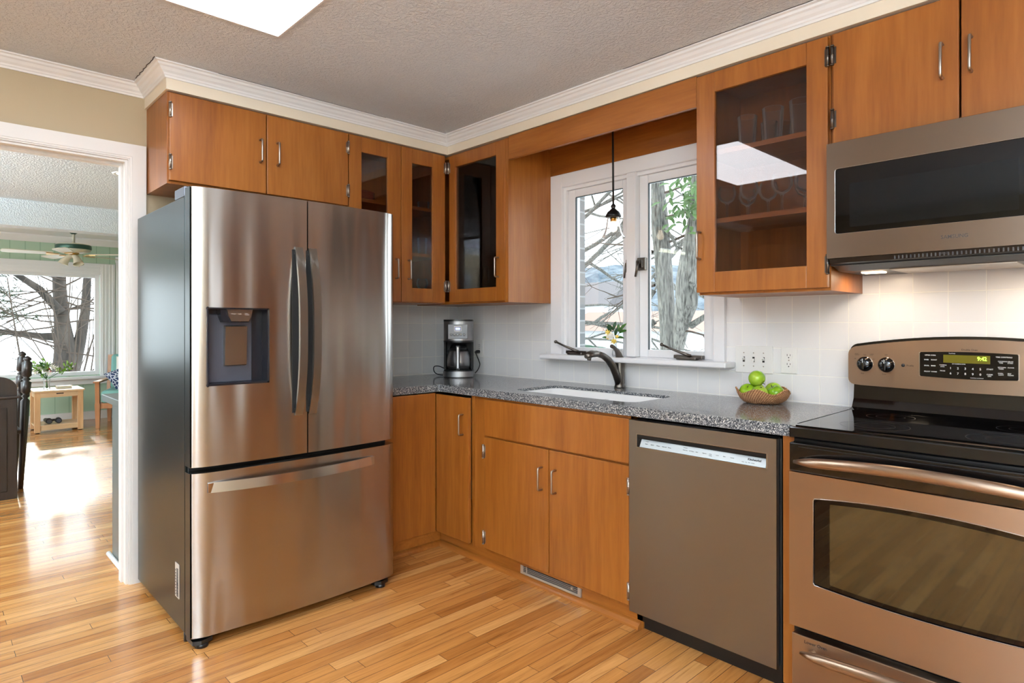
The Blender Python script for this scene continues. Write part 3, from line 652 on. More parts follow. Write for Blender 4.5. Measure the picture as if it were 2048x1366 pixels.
fl = MB().box(2.554, 2.597, -.618, -.05, .03, .874); fl.build('filler_panel', 'wood', None, label='narrow vertical honey wood filler strip between dishwasher and range', category='filler panel')
# 8 countertop with sink hole
SKX0, SKX1, SKY0, SKY1 = 1.125, 1.868, -.522, -.195
ct = MB(); e0 = -.6364; zt, zb = .914, .8755
t = bmesh.new()
outer = [(0, -1.075), (.626, -1.075), (.6364, -1.065), (.6364, -.6464), (.6464, e0), (2.597, e0), (2.597, -.0005), (.0005, -.0005), (.0065, -.0005)]
outer = [(.0065, -1.075), (.6364, -1.075), (.6364, -.641), (.641, e0), (2.597, e0), (2.597, -.0005), (.0065, -.0005)]
hole = rrect(SKX0, SKX1, SKY0, SKY1, .055, 6)
ov = [t.verts.new((x, y, zt)) for x, y in outer]; hv = [t.verts.new((x, y, zt)) for x, y in hole]
es = [t.edges.new((ov[i], ov[(i+1) % len(ov)])) for i in range(len(ov))]+[t.edges.new((hv[i], hv[(i+1) % len(hv)])) for i in range(len(hv))]
bmesh.ops.triangle_fill(t, use_beauty=True, use_dissolve=True, edges=es)
r_ = bmesh.ops.extrude_face_region(t, geom=list(t.faces))
for v in [g_ for g_ in r_['geom'] if isinstance(g_, bmesh.types.BMVert)]: v.co.z = zb
bmesh.ops.recalc_face_normals(t, faces=t.faces)
sharp = [e for e in t.edges if all(abs(v.co.z-zt) < 1e-5 for v in e.verts) and len(e.link_faces) == 2 and any(abs(f.normal.z) < .5 for f in e.link_faces)]
bmesh.ops.bevel(t, geom=sharp, offset=.004, segments=2, affect='EDGES')
ct.merge(t)
ct.build('countertop', 'granite', None, label='speckled dark grey granite countertop running round the corner under the window', category='countertop')
# sink
sk = thing('kitchen_sink', (1.5, -.36, .75), 'white rectangular undermount sink set in the grey countertop', 'sink')
o = MB(); t = bmesh.new(); rings = []
for (g, z, rr) in ((.0004, .899, .055), (.004, .901, .052), (.009, .896, .05), (.022, .76, .045), (.06, .735, .03)):
    rings.append([t.verts.new((x, y, z)) for x, y in rrect(SKX0+g, SKX1-g, SKY0+g, SKY1-g, rr, 6)])
for a, b_ in zip(rings, rings[1:]):
    for i in range(len(a)): t.faces.new((a[i], a[(i+1) % len(a)], b_[(i+1) % len(a)], b_[i])).smooth = True
t.faces.new(rings[-1]); bmesh.ops.recalc_face_normals(t, faces=t.faces)
for f in t.faces: f.normal_flip()
o.merge(t); o.build('basin', 'sink', sk)
MB().box(1.485, 1.503, SKY0+.014, SKY1-.014, .74, .872, .007, seg=3).build('divider', 'sink', sk)
for x in (1.3, 1.68): MB().lathe([(0, .003), (.02, .003), (.038, .006), (.042, .001), (.042, 0)], (x, -.36, .7355), 20).build('drain', 'steel_edge', sk)
# faucet
fc = thing('faucet', (1.447, -.046, .914), 'brushed nickel single-lever faucet behind the white sink', 'faucet')
MB().lathe([(.030, 0), (.030, .006), (.027, .012), (.0255, .02), (.027, .024), (.026, .05), (.024, .10), (.026, .125), (.026, .15), (.022, .165), (0, .17)], (1.447, -.046, .914), 24).build('body', 'dark_nickel', fc)
sp_ = [(1.447, -.052, .935), (1.447, -.075, .985), (1.447, -.105, 1.03), (1.447, -.145, 1.066), (1.447, -.19, 1.09), (1.447, -.235, 1.101)]
s_o = MB().tube(sp_, [.020, .021, .020, .0185, .0165, .0155], 18).build('spout', 'dark_nickel', fc)
MB().tube([(1.447, -.232, 1.100), (1.447, -.25, 1.103), (1.447, -.285, 1.102), (1.447, -.315, 1.094), (1.447, -.325, 1.086)], [.0185, .0225, .0235, .021, .012], 18, flat_=.8).build('spray_head', 'dark_nickel', s_o)
MB().cyl((1.447, -.30, 1.085), (1.447, -.303, 1.070), .011, .010, 14).build('nozzle', 'dark_nickel', s_o)
MB().tube([(1.447, -.046, 1.07), (1.447, -.058, 1.095), (1.447, -.072, 1.113), (1.447, -.095, 1.130), (1.447, -.118, 1.138)], [.0215, .017, .0125, .0095, .0105], 14).build('lever_handle', 'dark_nickel', fc)

# ================================================================== REFRIGERATOR
RY0, RY1 = -2.0, -1.082; RYC = (RY0+RY1)/2
fr = thing('refrigerator', (.48, RYC, 0), 'tall stainless steel french door refrigerator with bottom freezer drawer and water dispenser', 'refrigerator')
def xf(y):
    t_ = (y-RYC)/((RY1-RY0)/2)
    e = min(y-RY0, RY1-y); rd = 0 if e > .010 else .006*(1-math.sqrt(max(0, 1-((.010-e)/.010)**2)))
    return .878+.024*(1-t_*t_)-rd-.016*max(0, 1-e/.065)**2
o = MB(); o.box(.065, .792, RY0+.002, RY1-.002, .035, 1.760, .004); o.box(.10, .80, RY0+.03, RY1-.03, .012, .06); o.build('case', 'fridge_side', fr)
MB().box(.792, .806, RY0+.012, RY1-.012, .05, 1.772).build('door_gasket', 'gasket', fr)
def fdoor(name, y0, y1, z0, z1, hole=None):
    mb = MB(); ys = set([y0, y1]); n = 24
    for i in range(n+1): ys.add(y0+(y1-y0)*i/n)
    for e in (.001, .002, .004, .006, .008, .010, .016, .022, .030, .045, .055, .065):
        if y0 == RY0: ys.add(y0+e)
        if y1 == RY1: ys.add(y1-e)
    if hole: ys = {y for y in ys if not (hole[0]-.004 < y < hole[0]+.004 or hole[1]-.004 < y < hole[1]+.004)} | {hole[0], hole[1]}
    ys = sorted(ys); zs = [z0, z1] if not hole else [z0, hole[2], hole[3], z1]
    g = [[mb.bm.verts.new((xf(y), y, z)) for y in ys] for z in zs]
    for r in range(len(zs)-1):
        for c in range(len(ys)-1):
            if hole and r == 1 and hole[0]-1e-6 <= ys[c] and ys[c+1] <= hole[1]+1e-6: continue
            mb.bm.faces.new((g[r][c], g[r][c+1], g[r+1][c+1], g[r+1][c])).smooth = True
    xb = .808
    def q(*p): mb.face([Vector(v) for v in p])
    for z in (z0, z1):
        P_ = [(xf(y), y, z) for y in ys]+[(xb, y1, z), (xb, y0, z)]
        mb.face([Vector(v) for v in (P_ if z == z1 else P_[::-1])])
    q((xb, y0, z0), (xf(y0), y0, z0), (xf(y0), y0, z1), (xb, y0, z1)); q((xf(y1), y1, z0), (xb, y1, z0), (xb, y1, z1), (xf(y1), y1, z1)); q((xb, y1, z0), (xb, y0, z0), (xb, y0, z1), (xb, y1, z1))
    if hole:   # steel lip of the recess
        h0, h1, q0, q1 = hole
        for (ya, yb) in ((h0, h0+.003), (h1-.003, h1)):
            mb.box(xf(ya)-.012, xf(ya)+.0012, ya, yb, q0, q1)
        for k in range(8):
            a, b_ = h0+(h1-h0)*k/8, h0+(h1-h0)*(k+1)/8
            for (za, zb_) in ((q0, q0+.003), (q1-.003, q1)):
                P8 = [(xf(a)+.0012, a), (xf(b_)+.0012, b_), (xf(b_)-.012, b_), (xf(a)-.012, a)]; mb.prism(P8, 'z', za, zb_)
    o = mb.build(name, 'steel_fridge', fr)
    # dark side flanks of the door
    return o
HOLE = (-1.948, -1.703, 1.010, 1.323)
dl = fdoor('door', RY0, RYC-.0025, .700, 1.787, HOLE); dr = fdoor('door', RYC+.0025, RY1, .700, 1.787); dw_ = fdoor('freezer_drawer', RY0, RY1, .040, .676)
# dark return edges of doors (painted sides)
for (par, z0, z1) in ((dl, .7005, 1.7865), (dw_, .0405, .6755)):
    MB().box(.8085, .868, RY0-.0012, RY0-.0002, z0, z1).build('side_panel', 'fridge_side', par)
# dispenser recess
h0, h1, q0, q1 = HOLE; xr = .835
ds = MB()
ds.box(xr-.003, xr, h0, h1, q0, q1); ds.box(xr, .890, h0+.003, h0+.009, q0, q1); ds.box(xr, .893, h1-.009, h1-.003, q0, q1); ds.box(xr, .893, h0+.003, h1-.003, q0+.003, q0+.010)
ds.box(xr, .893, h0+.003, h1-.003, q1-.009, q1-.003)
dso = ds.build('dispenser_recess', 'disp_dark', dl)
MB().box(xr, xr+.006, h0+.022, h1-.052, q0+.010, q1-.028, .004).build('back_plate', 'disp_grey', dso)
MB().prism([(xr+.006, 1.09-.004), (xr+.022, 1.090), (xr+.030, 1.245), (xr+.006, 1.250)], 'y', -1.868, -1.783).build('paddle', 'steel', dso)
o = MB(); o.prism([(-1.893, 1.318), (-1.766, 1.318), (-1.772, 1.285), (-1.782, 1.262), (-1.880, 1.262), (-1.890, 1.285)], 'x', xr+.004, .878); o.build('spout_housing', 'disp_dark', dso)
o = MB(); o.prism([(-1.868, 1.314), (-1.768, 1.314), (-1.773, 1.287), (-1.784, 1.266), (-1.852, 1.266), (-1.862, 1.287)], 'x', .878, .884); cp = o.build('control_panel', 'steel', dso)
o = MB(); mt = lambda y, z: face_mt((.8843, y, z), (0, 1, 0), (0, 0, 1))
o.text('Water', .007, mt(-1.853, 1.294)); o.text('Lock', .006, mt(-1.825, 1.294)); o.text('Cubed\nCrushed', .005, mt(-1.800, 1.296)); o.build('lettering', 'white_print', dso)
# bowed door handles
def strip_bar(mb, rows):
    for k in range(4):
        A = [[mb.bm.verts.new(r[k]), mb.bm.verts.new(r[(k+1) % 4])] for r in rows]
        for a, b_ in zip(A, A[1:]): mb.bm.faces.new((a[0], a[1], b_[1], b_[0])).smooth = True
    for r in (rows[0], rows[-1]): mb.face([Vector(p) for p in r])
def bow_handle(par, y0, y1, z0, z1):
    mb = MB(); N = 28; zc, hz = (z0+z1)/2, (z1-z0)/2; rows = []
    for i in range(N+1):
        t_ = -1+2*i/N; z = zc+hz*t_; out = .008+.050*(1-abs(t_)**2.6); th = .010+.004*(1-t_*t_)
        xs_ = xf((y0+y1)/2)+out; rows.append([(xs_, y0, z), (xs_, y1, z), (xs_-th, y1, z), (xs_-th, y0, z)])
    strip_bar(mb, rows)
    xm = xf((y0+y1)/2)
    mb.box(xm-.003, xm+.004, y0, y1, z0, z0+.03); mb.box(xm-.003, xm+.004, y0, y1, z1-.03, z1)
    mb.box(xm-.004, xm+.0085, y0+.001, y1-.001, z0-.001, z0+.012); mb.box(xm-.004, xm+.0085, y0+.001, y1-.001, z1-.012, z1+.001)
    h = mb.build('handle', 'steel', par)
    MB().box(xm-.004, xm+.0015, y0-.010, y1-.002, z0+.01, z1-.01).build('handle_dark_strip', 'gasket', h)  # flat dark strip laid on the door behind the handle
bow_handle(dl, -1.600, -1.566, .868, 1.582); bow_handle(dr, -1.538, -1.504, .868, 1.582)
mb = MB(); N = 30; rows = []
for i in range(N+1):
    t_ = -1+2*i/N; y = -1.5775+.3655*t_; out = .008+.038*(1-abs(t_)**2.4); x = xf(y)+out; th = .011
    rows.append([(x, y, .598), (x-.004, y, .637), (x-th-.003, y, .637), (x-th, y, .598)])
strip_bar(mb, rows)
for ya in (-1.943, -1.232): mb.box(xf(ya+.01)-.004, xf(ya+.01)+.010, ya, ya+.02, .599, .636)
mb.build('handle', 'steel_edge', dw_)
MB().text('SAMSUNG', .021, face_mt((xf(-1.18)+.0012, -1.226, 1.726), (-.16, 1, 0), (0, 0, 1)), bold=.02, xs=.92).build('brand_lettering', 'grey_lbl', dr)
for y in (-1.998, -1.134): MB().box(.66, .785, y, y+.05, 1.760, 1.800, .004).build('hinge_cover', 'disp_grey', fr)
for y in (-1.965, -1.165):
    o = MB(); o.prism([(.800, y-.030), (.870, y-.028), (.885, y), (.870, y+.045), (.800, y+.05)], 'z', .014, .030); o.cyl((.862, y+.008, .0), (.862, y+.008, .015), .024, .022, 20); o.build('foot', 'rubber', fr)
for y in (-1.95, -1.13): MB().cyl((.15, y, .0), (.15, y, .036), .02, n=16).build('roller', 'rubber', fr)
MB().cyl((.775, -1.985, .0), (.775, -1.985, .035), .012, n=14).build('roller', 'rubber', fr)
st = MB().box(.672, .722, -2.0005+.0015-.0012, RY0+.002, .150, .287).build('barcode_label', 'sticker', fr, label='small pale barcode label')
o = MB(); random.seed(3); z = .156
while z < .270:
    h_ = random.choice((.0012, .002, .003)); o.box(.694, .714, -2.0012, -2.0001, z, z+h_); z += h_+random.choice((.0012, .002))
for k in range(9): o.box(.679, .684, -2.0012, -2.0001, .158+k*.012, .158+k*.012+.007)
o.build('bars', 'dark_print', st)

# ================================================================== DISHWASHER
dwt = thing('dishwasher', (2.238, -.35, 0), 'stainless steel dishwasher with pocket handle between sink cabinet and range', 'dishwasher')
o = MB(); o.box(1.945, 2.536, -.60, -.05, .03, .862); o.build('tub_body', 'black', dwt)
o = MB(); o.box(1.974, 2.548, -.592, -.575, .0, .074); o.box(2.535, 2.549, -.615, -.60, .0, .86); o.build('toe_panel', 'black', dwt)
DX0, DX1, DF = 1.935, 2.541, -.642; a0, a1, b0, b1 = 1.973, 2.507, .755, .806
o = MB(); 
for (x0, x1, z0, z1) in ((DX0, DX1, .076, b0), (DX0, DX1, b1, .861), (DX0, a0, b0, b1), (a1, DX1, b0, b1)): o.box(x0, x1, DF, DF+.022, z0, z1)
bmesh.ops.remove_doubles(o.bm, verts=o.bm.verts, dist=1e-5)
dd = o.build('door', 'steel', dwt); MB().box(DX0+.004, DX1-.004, DF+.0222, -.6005, .078, .858).build('inner_door', 'black', dwt)
o = MB(); o.box(a0-.0, a1, DF+.0205, DF+.0222, b0, b1); o.build('pocket_back', 'gasket', dd)
o = MB(); 
for a in ((a0-.003, a0+.0005, b0-.002, b1+.002), (a1-.0005, a1+.003, b0-.002, b1+.002), (a0, a1, b0-.003, b0+.0), (a0, a1, b1, b1+.003)): o.box(a[0], a[1], DF-.0015, DF+.019, a[2], a[3])
o.build('pocket_frame', 'nickel', dd)
cpn = MB().prism([(DF+.001, b0+.001), (DF+.018, b0+.030), (DF+.020, b0+.030), (DF+.020, b0+.001)], 'x', a0+.012, a1-.004).build('control_panel', 'dw_panel', dd)
o = MB(); o.prism([(a0, b1-.002), (a1, b1-.002), (a1, b1-.012), (a1-.13, b1-.012), (a1-.15, b1-.006), (a0+.15, b1-.006), (a0+.13, b1-.012), (a0, b1-.012)], 'y', DF+.002, DF+.019); o.build('grip_lip', 'black', dd)
mt = lambda x, k: face_mt((x, DF+.001+.017*k-.0009, b0+.001+.029*k+.0004), (1, 0, 0), (0, .017, .029))
o = MB(); xx = a0+.034
for s_t in ('Auto', 'Quick', 'Heavy', 'Normal', 'Rinse'): o.text(s_t, .0062, mt(xx, .42)); xx += .0265
o.text('CYCLES', .004, mt(a0+.034, .72)); o.text('OPTIONS', .004, mt(a0+.205, .72))
xx = a0+.205
for s_t in ('Heat Dry', 'Hi Temp', 'Sani', 'Express', '4 Hr\nDelay', 'Lock', 'Start', 'Cancel'): o.text(s_t, .0052, mt(xx, .45)); xx += .0275
o.text('Clean    Dry    Sani    Locked', .004, mt(a1-.092, .25)); o.text('KitchenAid', .0108, mt(a1-.072, .55), bold=.03); o.build('lettering', 'dark_print', dd)

# ================================================================== RANGE
RX0, RX1 = 2.602, 3.362
rg = thing('range', (2.98, -.35, 0), 'stainless steel electric range with black glass cooktop and double oven', 'stove')
MB().box(RX0+.004, RX1-.004, -.655, -.03, .03, .875).build('body', 'black', rg)
o = MB(); o.box(RX0-.004, RX1, -.680, -.06, .880, .918, .005); o.build('cooktop_frame', 'black_gloss', rg)
MB().box(RX0+.012, RX1-.012, -.664, -.142, .917, .9215, .001).build('cooktop_glass', 'black_glass', rg)
o = MB(); o.box(RX0+.004, RX0+.008, -.63, -.145, .9205, .9225); o.build('edge_strip', 'black', rg)
o = MB()
for (x, y, r) in ((2.80, -.50, .10), (2.78, -.25, .075), (3.16, -.50, .115), (3.16, -.25, .08)):
    for rr in (r, r*.6): 
        t = bmesh.new(); bmesh.ops.create_circle(t, segments=48, radius=rr, cap_ends=False)
        e = bmesh.ops.extrude_edge_only(t, edges=list(t.edges)); 
        for v in [g_ for g_ in e['geom'] if isinstance(g_, bmesh.types.BMVert)]: v.co *= (rr-.0012)/rr
        o.merge(t, Matrix.Translation((x, y, .9218)))
o.build('burner_marks', 'ring', rg)
# backguard: arched front face, leaning slightly
BGF = -.085
def zt_(x): t_ = (x-(RX0+RX1)/2)/.394; return 1.198-.038*t_*t_
N = 40; xs_ = [RX0-.014+(.788)*i/N for i in range(N+1)]
prof = []
o = MB()
pl = []
x0, x1 = RX0-.014, RX0-.014+.788
top = [(x, zt_(x)) for x in [x0+.02+(x1-x0-.04)*i/30 for i in range(31)]]
top = [(x, zt_(x)) for x in [x0+.036+(x1-x0-.072)*i/30 for i in range(31)]]; zc_ = top[0][1]-.032
poly = [(x0, 1.05), (x0, zc_)]+[(x0+.036-.036*math.cos(math.radians(a)), zc_+.032*math.sin(math.radians(a))) for a in (15, 30, 45, 60, 75)]+top+[(x1-.036+.036*math.cos(math.radians(a)), zc_+.032*math.sin(math.radians(a))) for a in (75, 60, 45, 30, 15)]+[(x1, zc_), (x1, 1.05)]+[(x1-.024+.024*math.cos(math.radians(a)), 1.040-.024*math.sin(math.radians(a))) for a in (0, 20, 40, 60, 80)]+[(x1-.05-(x1-x0-.1)*i/20, 1.014-.004*math.sin(PI*i/20)) for i in range(21)]+[(x0+.024-.024*math.cos(math.radians(a)), 1.040-.024*math.sin(math.radians(a))) for a in (80, 60, 40, 20, 0)]
o.prism(poly, 'y', BGF, -.055); bgd = o.build('backguard', 'steel_warm', rg)
o = MB(); big = [(x+(.005 if x > 2.98 else -.003)*(0 if abs(x-2.98) < .3 else 1), z+(.010 if z > 1.1 else -.004)) for x, z in poly]
o.prism(big, 'y', -.0545, -.004); o.prism([(x, z-.0) for x, z in [(RX0, 1.02), (RX0, .918), (RX1, .918), (RX1, 1.02)]], 'y', -.06, -.004)
o.prism([(-.135, .9185), (-.095, .928), (-.075, .96), (-.068, 1.015), (-.058, 1.015), (-.058, .9185)], 'x', RX0+.002, RX1-.002); o.build('backguard_housing', 'black_gloss', rg)
def knob(x, z):
    k = MB(); mtx = face_mt((x, BGF-.0005, z), (1, 0, 0), (0, 0, 1))
    k.lathe([(.0275, 0), (.0275, .003), (.0245, .005), (.0225, .018), (.019, .021), (0, .0215)], (0, 0, 0), 28, mtx)
    t = MB(); k.box(-.0045, .0045, -.021, .021, .018, .030, .002, mt=mtx)
    kb = k.build('knob', 'black_gloss', bgd)
    MB().lathe([(.0290, 0), (.0290, .0025), (.0276, .0035)], (0, 0, 0), 28, mtx, caps=False).build('knob_ring', 'steel_edge', kb)
    MB().box(-.001, .001, .006, .021, .0301, .0306, mt=mtx).build('pointer', 'white_print', kb)
for x in (2.648, 2.722, 3.242, 3.316): knob(x, 1.0975)
MI = lambda x, z, d=0: face_mt((x, BGF-.0006-d, z), (1, 0, 0), (0, 0, 1))
PX0, PX1, PZ0, PZ1 = 2.832, 3.116, 1.062, 1.150
cpn = MB().prism([(PX0+.003, PZ0)]+[(PX0+(PX1-PX0)*i/10, PZ0-.004*math.sin(PI*i/10)) for i in range(1, 10)]+[(PX1-.003, PZ0), (PX1, PZ0+.004), (PX1, PZ1-.004), (PX1-.003, PZ1)]+[(PX1-(PX1-PX0)*i/10, PZ1+.004*math.sin(PI*i/10)) for i in range(1, 10)]+[(PX0+.003, PZ1), (PX0, PZ1-.004), (PX0, PZ0+.004)], 'y', BGF-.003, BGF-.0002).build('control_panel', 'black_glass', bgd)
for a in ((PX0-.002, PX0, PZ0, PZ1), (PX1, PX1+.002, PZ0, PZ1)): MB().box(a[0], a[1], BGF-.0025, BGF, a[2], a[3]).build('panel_rim', 'steel_edge', bgd)
dsp = MB().box(2.905, 3.040, BGF-.0045, BGF-.003, 1.1145, 1.1425).build('display', 'led_bg', cpn)
MB().text('9:42', .0185, MI(3.004, 1.1255, .0045), bold=.02, xs=.85).build('clock_digits', 'led', dsp)
o = MB(); T_ = lambda s_, sz, x, z: o.text(s_, sz, MI(x, z, .0032), bold=.015)
T_('UPPER OVEN', .0058, 2.848, 1.1375); T_('TIME CONTROLS', .0058, 3.055, 1.1375); T_('TrueTemp', .0045, 2.921, 1.1465)
o.text('1', .001, MI(0, 0, 3))if 0 else None
for i, s_t in enumerate(('BAKE', 'ROAST', 'BROIL', 'BAKE', 'PROOF', 'WARM')): T_(s_t, .0058, 2.846+(i % 2)*.0215, 1.121-(i//2)*.0215)
T_('WARMING', .0045, 2.893, 1.104); T_('ZONE', .0045, 2.896, 1.098); T_('PROBE', .0052, 2.895, 1.083); T_('SET WARMING ZONE', .004, 2.931, 1.1095)
for i in range(10): T_('1234567890'[i], .0105, 2.924+(i % 5)*.0215, 1.092-(i//5)*.0185)
T_('START', .0062, 3.030, 1.0945); T_('CLEAR', .0058, 3.030, 1.0765); T_('OFF', .0058, 3.033, 1.0705); T_('CONTROL LOCKOUT', .0038, 2.984, 1.0625)
for i, s_t in enumerate(('COOKING\n  TIME', 'DELAY\nSTART', 'KITCHEN\n TIMER', 'CLOCK', 'OVEN\n LIGHT', 'SELF\nCLEAN')): T_(s_t, .0052, 3.061+(i % 2)*.026, 1.1235-(i//2)*.0205)
o.build('lettering', 'white_print', cpn)
o = MB(); o.text('Double Oven', .0085, MI(2.958, 1.159), bold=.01); o.text('OFF', .006, MI(2.642, 1.130)); o.text('OFF', .006, MI(2.716, 1.133)); o.text('FRONT\nSURFACE', .004, MI(2.612, 1.135)); o.text('LOWER\nOVEN', .004, MI(2.665, 1.135)); o.text('Rear', .006, MI(2.634, 1.0585)); o.text('Front', .006, MI(2.708, 1.0595))
o.text('HI', .006, MI(2.610, 1.115)); o.text('LO', .006, MI(2.674, 1.115)); o.text('Profile', .009, MI(2.789, 1.095))
o.lathe([(0, 0), (.0062, 0), (.0062, .0006), (0, .0006)], (0, 0, 0), 24, MI(2.778, 1.0982)); o.build('lettering', 'dark_print', bgd)
# oven door
OF = -.700
ud = MB(); ud.box(RX0+.006, RX1-.006, OF, -.656, .776, .869, .004); udo = ud.build('oven_door', 'black_gloss', rg)
def zlow(x): t_ = (x-2.982)/.373; return .272-.0*t_
WN0, WN1 = 2.683, 3.281
def bowl(x, dz0, dz1): t_ = (x-2.982)/.30; return dz0+dz1*(1-t_*t_)
zz0, zz1 = .425, .698
def win_poly(g, n=24):
    a, b_ = WN0+g, WN1-g; xs = [a+.004+(b_-a-.008)*i/n for i in range(n+1)]
    return [(a, zz0+g+.006)]+[(x, zz0+g-.014*(1-((x-2.982)/.30)**2)*1.0) for x in xs]+[(b_, zz0+g+.006), (b_, zz1-g-.006)]+[(x, zz1-g+.020*(1-((x-2.982)/.30)**2)) for x in xs[::-1]]+[(a, zz1-g-.006)]
wp = win_poly(0); hl = len(wp)
t = bmesh.new(); rec = [(RX0+.006, .276), (RX1-.006, .276), (RX1-.006, .774), (RX0+.006, .774)]
ov = [t.verts.new((x, OF, z)) for x, z in rec]; hv = [t.verts.new((x, OF, z)) for x, z in wp]
es = [t.edges.new((ov[i], ov[(i+1) % 4])) for i in range(4)]+[t.edges.new((hv[i], hv[(i+1) % hl])) for i in range(hl)]
bmesh.ops.triangle_fill(t, use_beauty=True, use_dissolve=True, edges=es)
r_ = bmesh.ops.extrude_face_region(t, geom=list(t.faces))
for v in [g_ for g_ in r_['geom'] if isinstance(g_, bmesh.types.BMVert)]: v.co.y = -.66
bmesh.ops.recalc_face_normals(t, faces=t.faces)
o = MB(); o.merge(t); skin = o.build('steel_skin', 'steel_warm', udo)
o = MB(); o.prism(win_poly(.0), 'y', OF+.004, -.66); o.build('window_border', 'black_glass', udo)
o = MB(); pp = win_poly(.0); 
o.tube([(a[0], OF-.0003, a[1]) for a in pp+pp[:1]], .0016, 6)
o.build('window_trim', 'steel_edge', udo)
gp = [(2.732, .440)]+[(2.736+.492*i/20, .438-.010*(1-((2.736+.492*i/20-2.982)/.25)**2)) for i in range(21)]+[(3.232, .440), (3.232, .688)]+[(3.228-.492*i/20, .690+.012*(1-((3.228-.492*i/20-2.982)/.25)**2)) for i in range(21)]+[(2.732, .688)]
o = MB(); o.prism(gp, 'y', OF+.0015, OF+.0042); o.build('window_glass', 'oven_glass', udo)
def bar(par, z, x0, x1, nm='handle', bow=.03, drop=.0):
    mb = MB(); pts = []; N = 24
    for i in range(N+1):
        t_ = -1+2*i/N; x = (x0+x1)/2+(x1-x0)/2*t_; y = OF-.022-(bow)*(1-abs(t_)**3); pts.append((x, y, z+.022*(1-t_*t_)-drop))
    rs = [.0135+.004*(1-abs(-1+2*i/N)**4) for i in range(N+1)]; rs[0] = rs[-1] = .006; rs[1] = rs[-2] = .0115
    mb.tube(pts, rs, 16); mb.cyl((x0+.03, OF-.03, z+.003), (x0+.03, OF+.002, z+.003), .011); mb.cyl((x1-.03, OF-.03, z+.003), (x1-.03, OF+.002, z+.003), .011)
    return mb.build(nm, 'steel_warm', par)
bar(udo, .812, 2.632, 3.332)
o = MB()
for z in (.858, ): o.box(RX0+.035, RX1-.035, OF-.002, OF+.001, z-.002, z+.0005)
o.build('door_ridge', 'black', udo)
ld = MB(); ld.box(RX0+.014, RX1-.014, OF, -.656, .05, .252, .003); ldo = ld.build('lower_oven_door', 'steel_warm', rg)
bar(ldo, .205, 2.652, 3.312, bow=.028)
MB().text('Lower Oven', .0135, face_mt((2.655, OF-.0006, .231), (1, 0, 0), (0, 0, 1)), bold=.012).build('lettering', 'dark_print', ldo)
for x in (2.64, 3.32):
    for y in (-.6, -.08): MB().cyl((x, y, 0), (x, y, .032), .018, n=16).build('foot', 'black', rg)

# ================================================================== MICROWAVE
mw = thing('microwave', (3.0, -.2, 1.45), 'stainless steel over-the-range microwave with dark glass window below the upper cabinet', 'microwave')
MX0, MX1, MF = 2.620, 3.378, -.405
MB().box(MX0+.002, MX1-.002, -.372, -.003, 1.462, 1.895).build('body', 'black', mw)
o = MB(); hp = rrect(2.648, 3.35, 1.571, 1.802, .010, 4)
t = bmesh.new(); ov = [t.verts.new((x, MF, z)) for x, z in ((MX0, 1.487), (MX1, 1.487), (MX1, 1.8955), (MX0, 1.8955))]; hv = [t.verts.new((x, MF, z)) for x, z in hp]
es = [t.edges.new((ov[i], ov[(i+1) % 4])) for i in range(4)]+[t.edges.new((hv[i], hv[(i+1) % len(hv)])) for i in range(len(hv))]
bmesh.ops.triangle_fill(t, use_beauty=True, use_dissolve=True, edges=es); r_ = bmesh.ops.extrude_face_region(t, geom=list(t.faces))
for v in [g_ for g_ in r_['geom'] if isinstance(g_, bmesh.types.BMVert)]: v.co.y = -.3725
bmesh.ops.recalc_face_normals(t, faces=t.faces); o.merge(t); md_ = o.build('door', 'steel_mw', mw)
MB().prism(rrect(2.6485, 3.3495, 1.5715, 1.8015, .010, 4), 'y', MF+.002, -.373).build('door_glass', 'black_glass', md_)
MB().box(2.695, 3.157, MF+.0012, MF+.0022, 1.592, 1.744).build('viewing_window', 'mw_window', md_)
o = MB(); pp = rrect(2.648, 3.35, 1.571, 1.802, .010, 4)
o.tube([(a[0], MF, a[1]) for a in pp+pp[:1]], .0012, 6)
o.build('glass_rim', 'steel_edge', md_)
MB().text('SAMSUNG', .0165, face_mt((2.963, MF-.0004, 1.523), (1, 0, 0), (0, 0, 1)), bold=.01, xs=.95).build('brand_lettering', 'grey_lbl', md_)
o = MB(); o.prism([(-.398, 1.486), (-.392, 1.470), (-.30, 1.446), (-.02, 1.446), (-.02, 1.486)], 'x', MX0+.006, MX1-.006); bb = o.build('underside', 'black', mw)
o = MB()
for k in range(46): x = 2.83+k*.0115; o.box(x, x+.004, -.3965, -.3945, 1.471, 1.484)
o.build('vent_slots', 'grey_lbl', bb)
MB().text('VENT', .009, face_mt((2.96, -.3985, 1.4755), (1, 0, 0), (0, 0, 1))).build('lettering', 'grey_lbl', bb)
MB().box(2.675, 2.745, -.215, -.165, 1.442, 1.4465).build('lamp_lens', 'lamp_lens', bb)
MB().box(3.19, 3.26, -.215, -.165, 1.442, 1.4465).build('lamp_lens', 'lamp_lens', bb)
MB().box(2.79, 3.14, -.30, -.06, 1.443, 1.4465).build('grease_filter', 'nickel', bb)

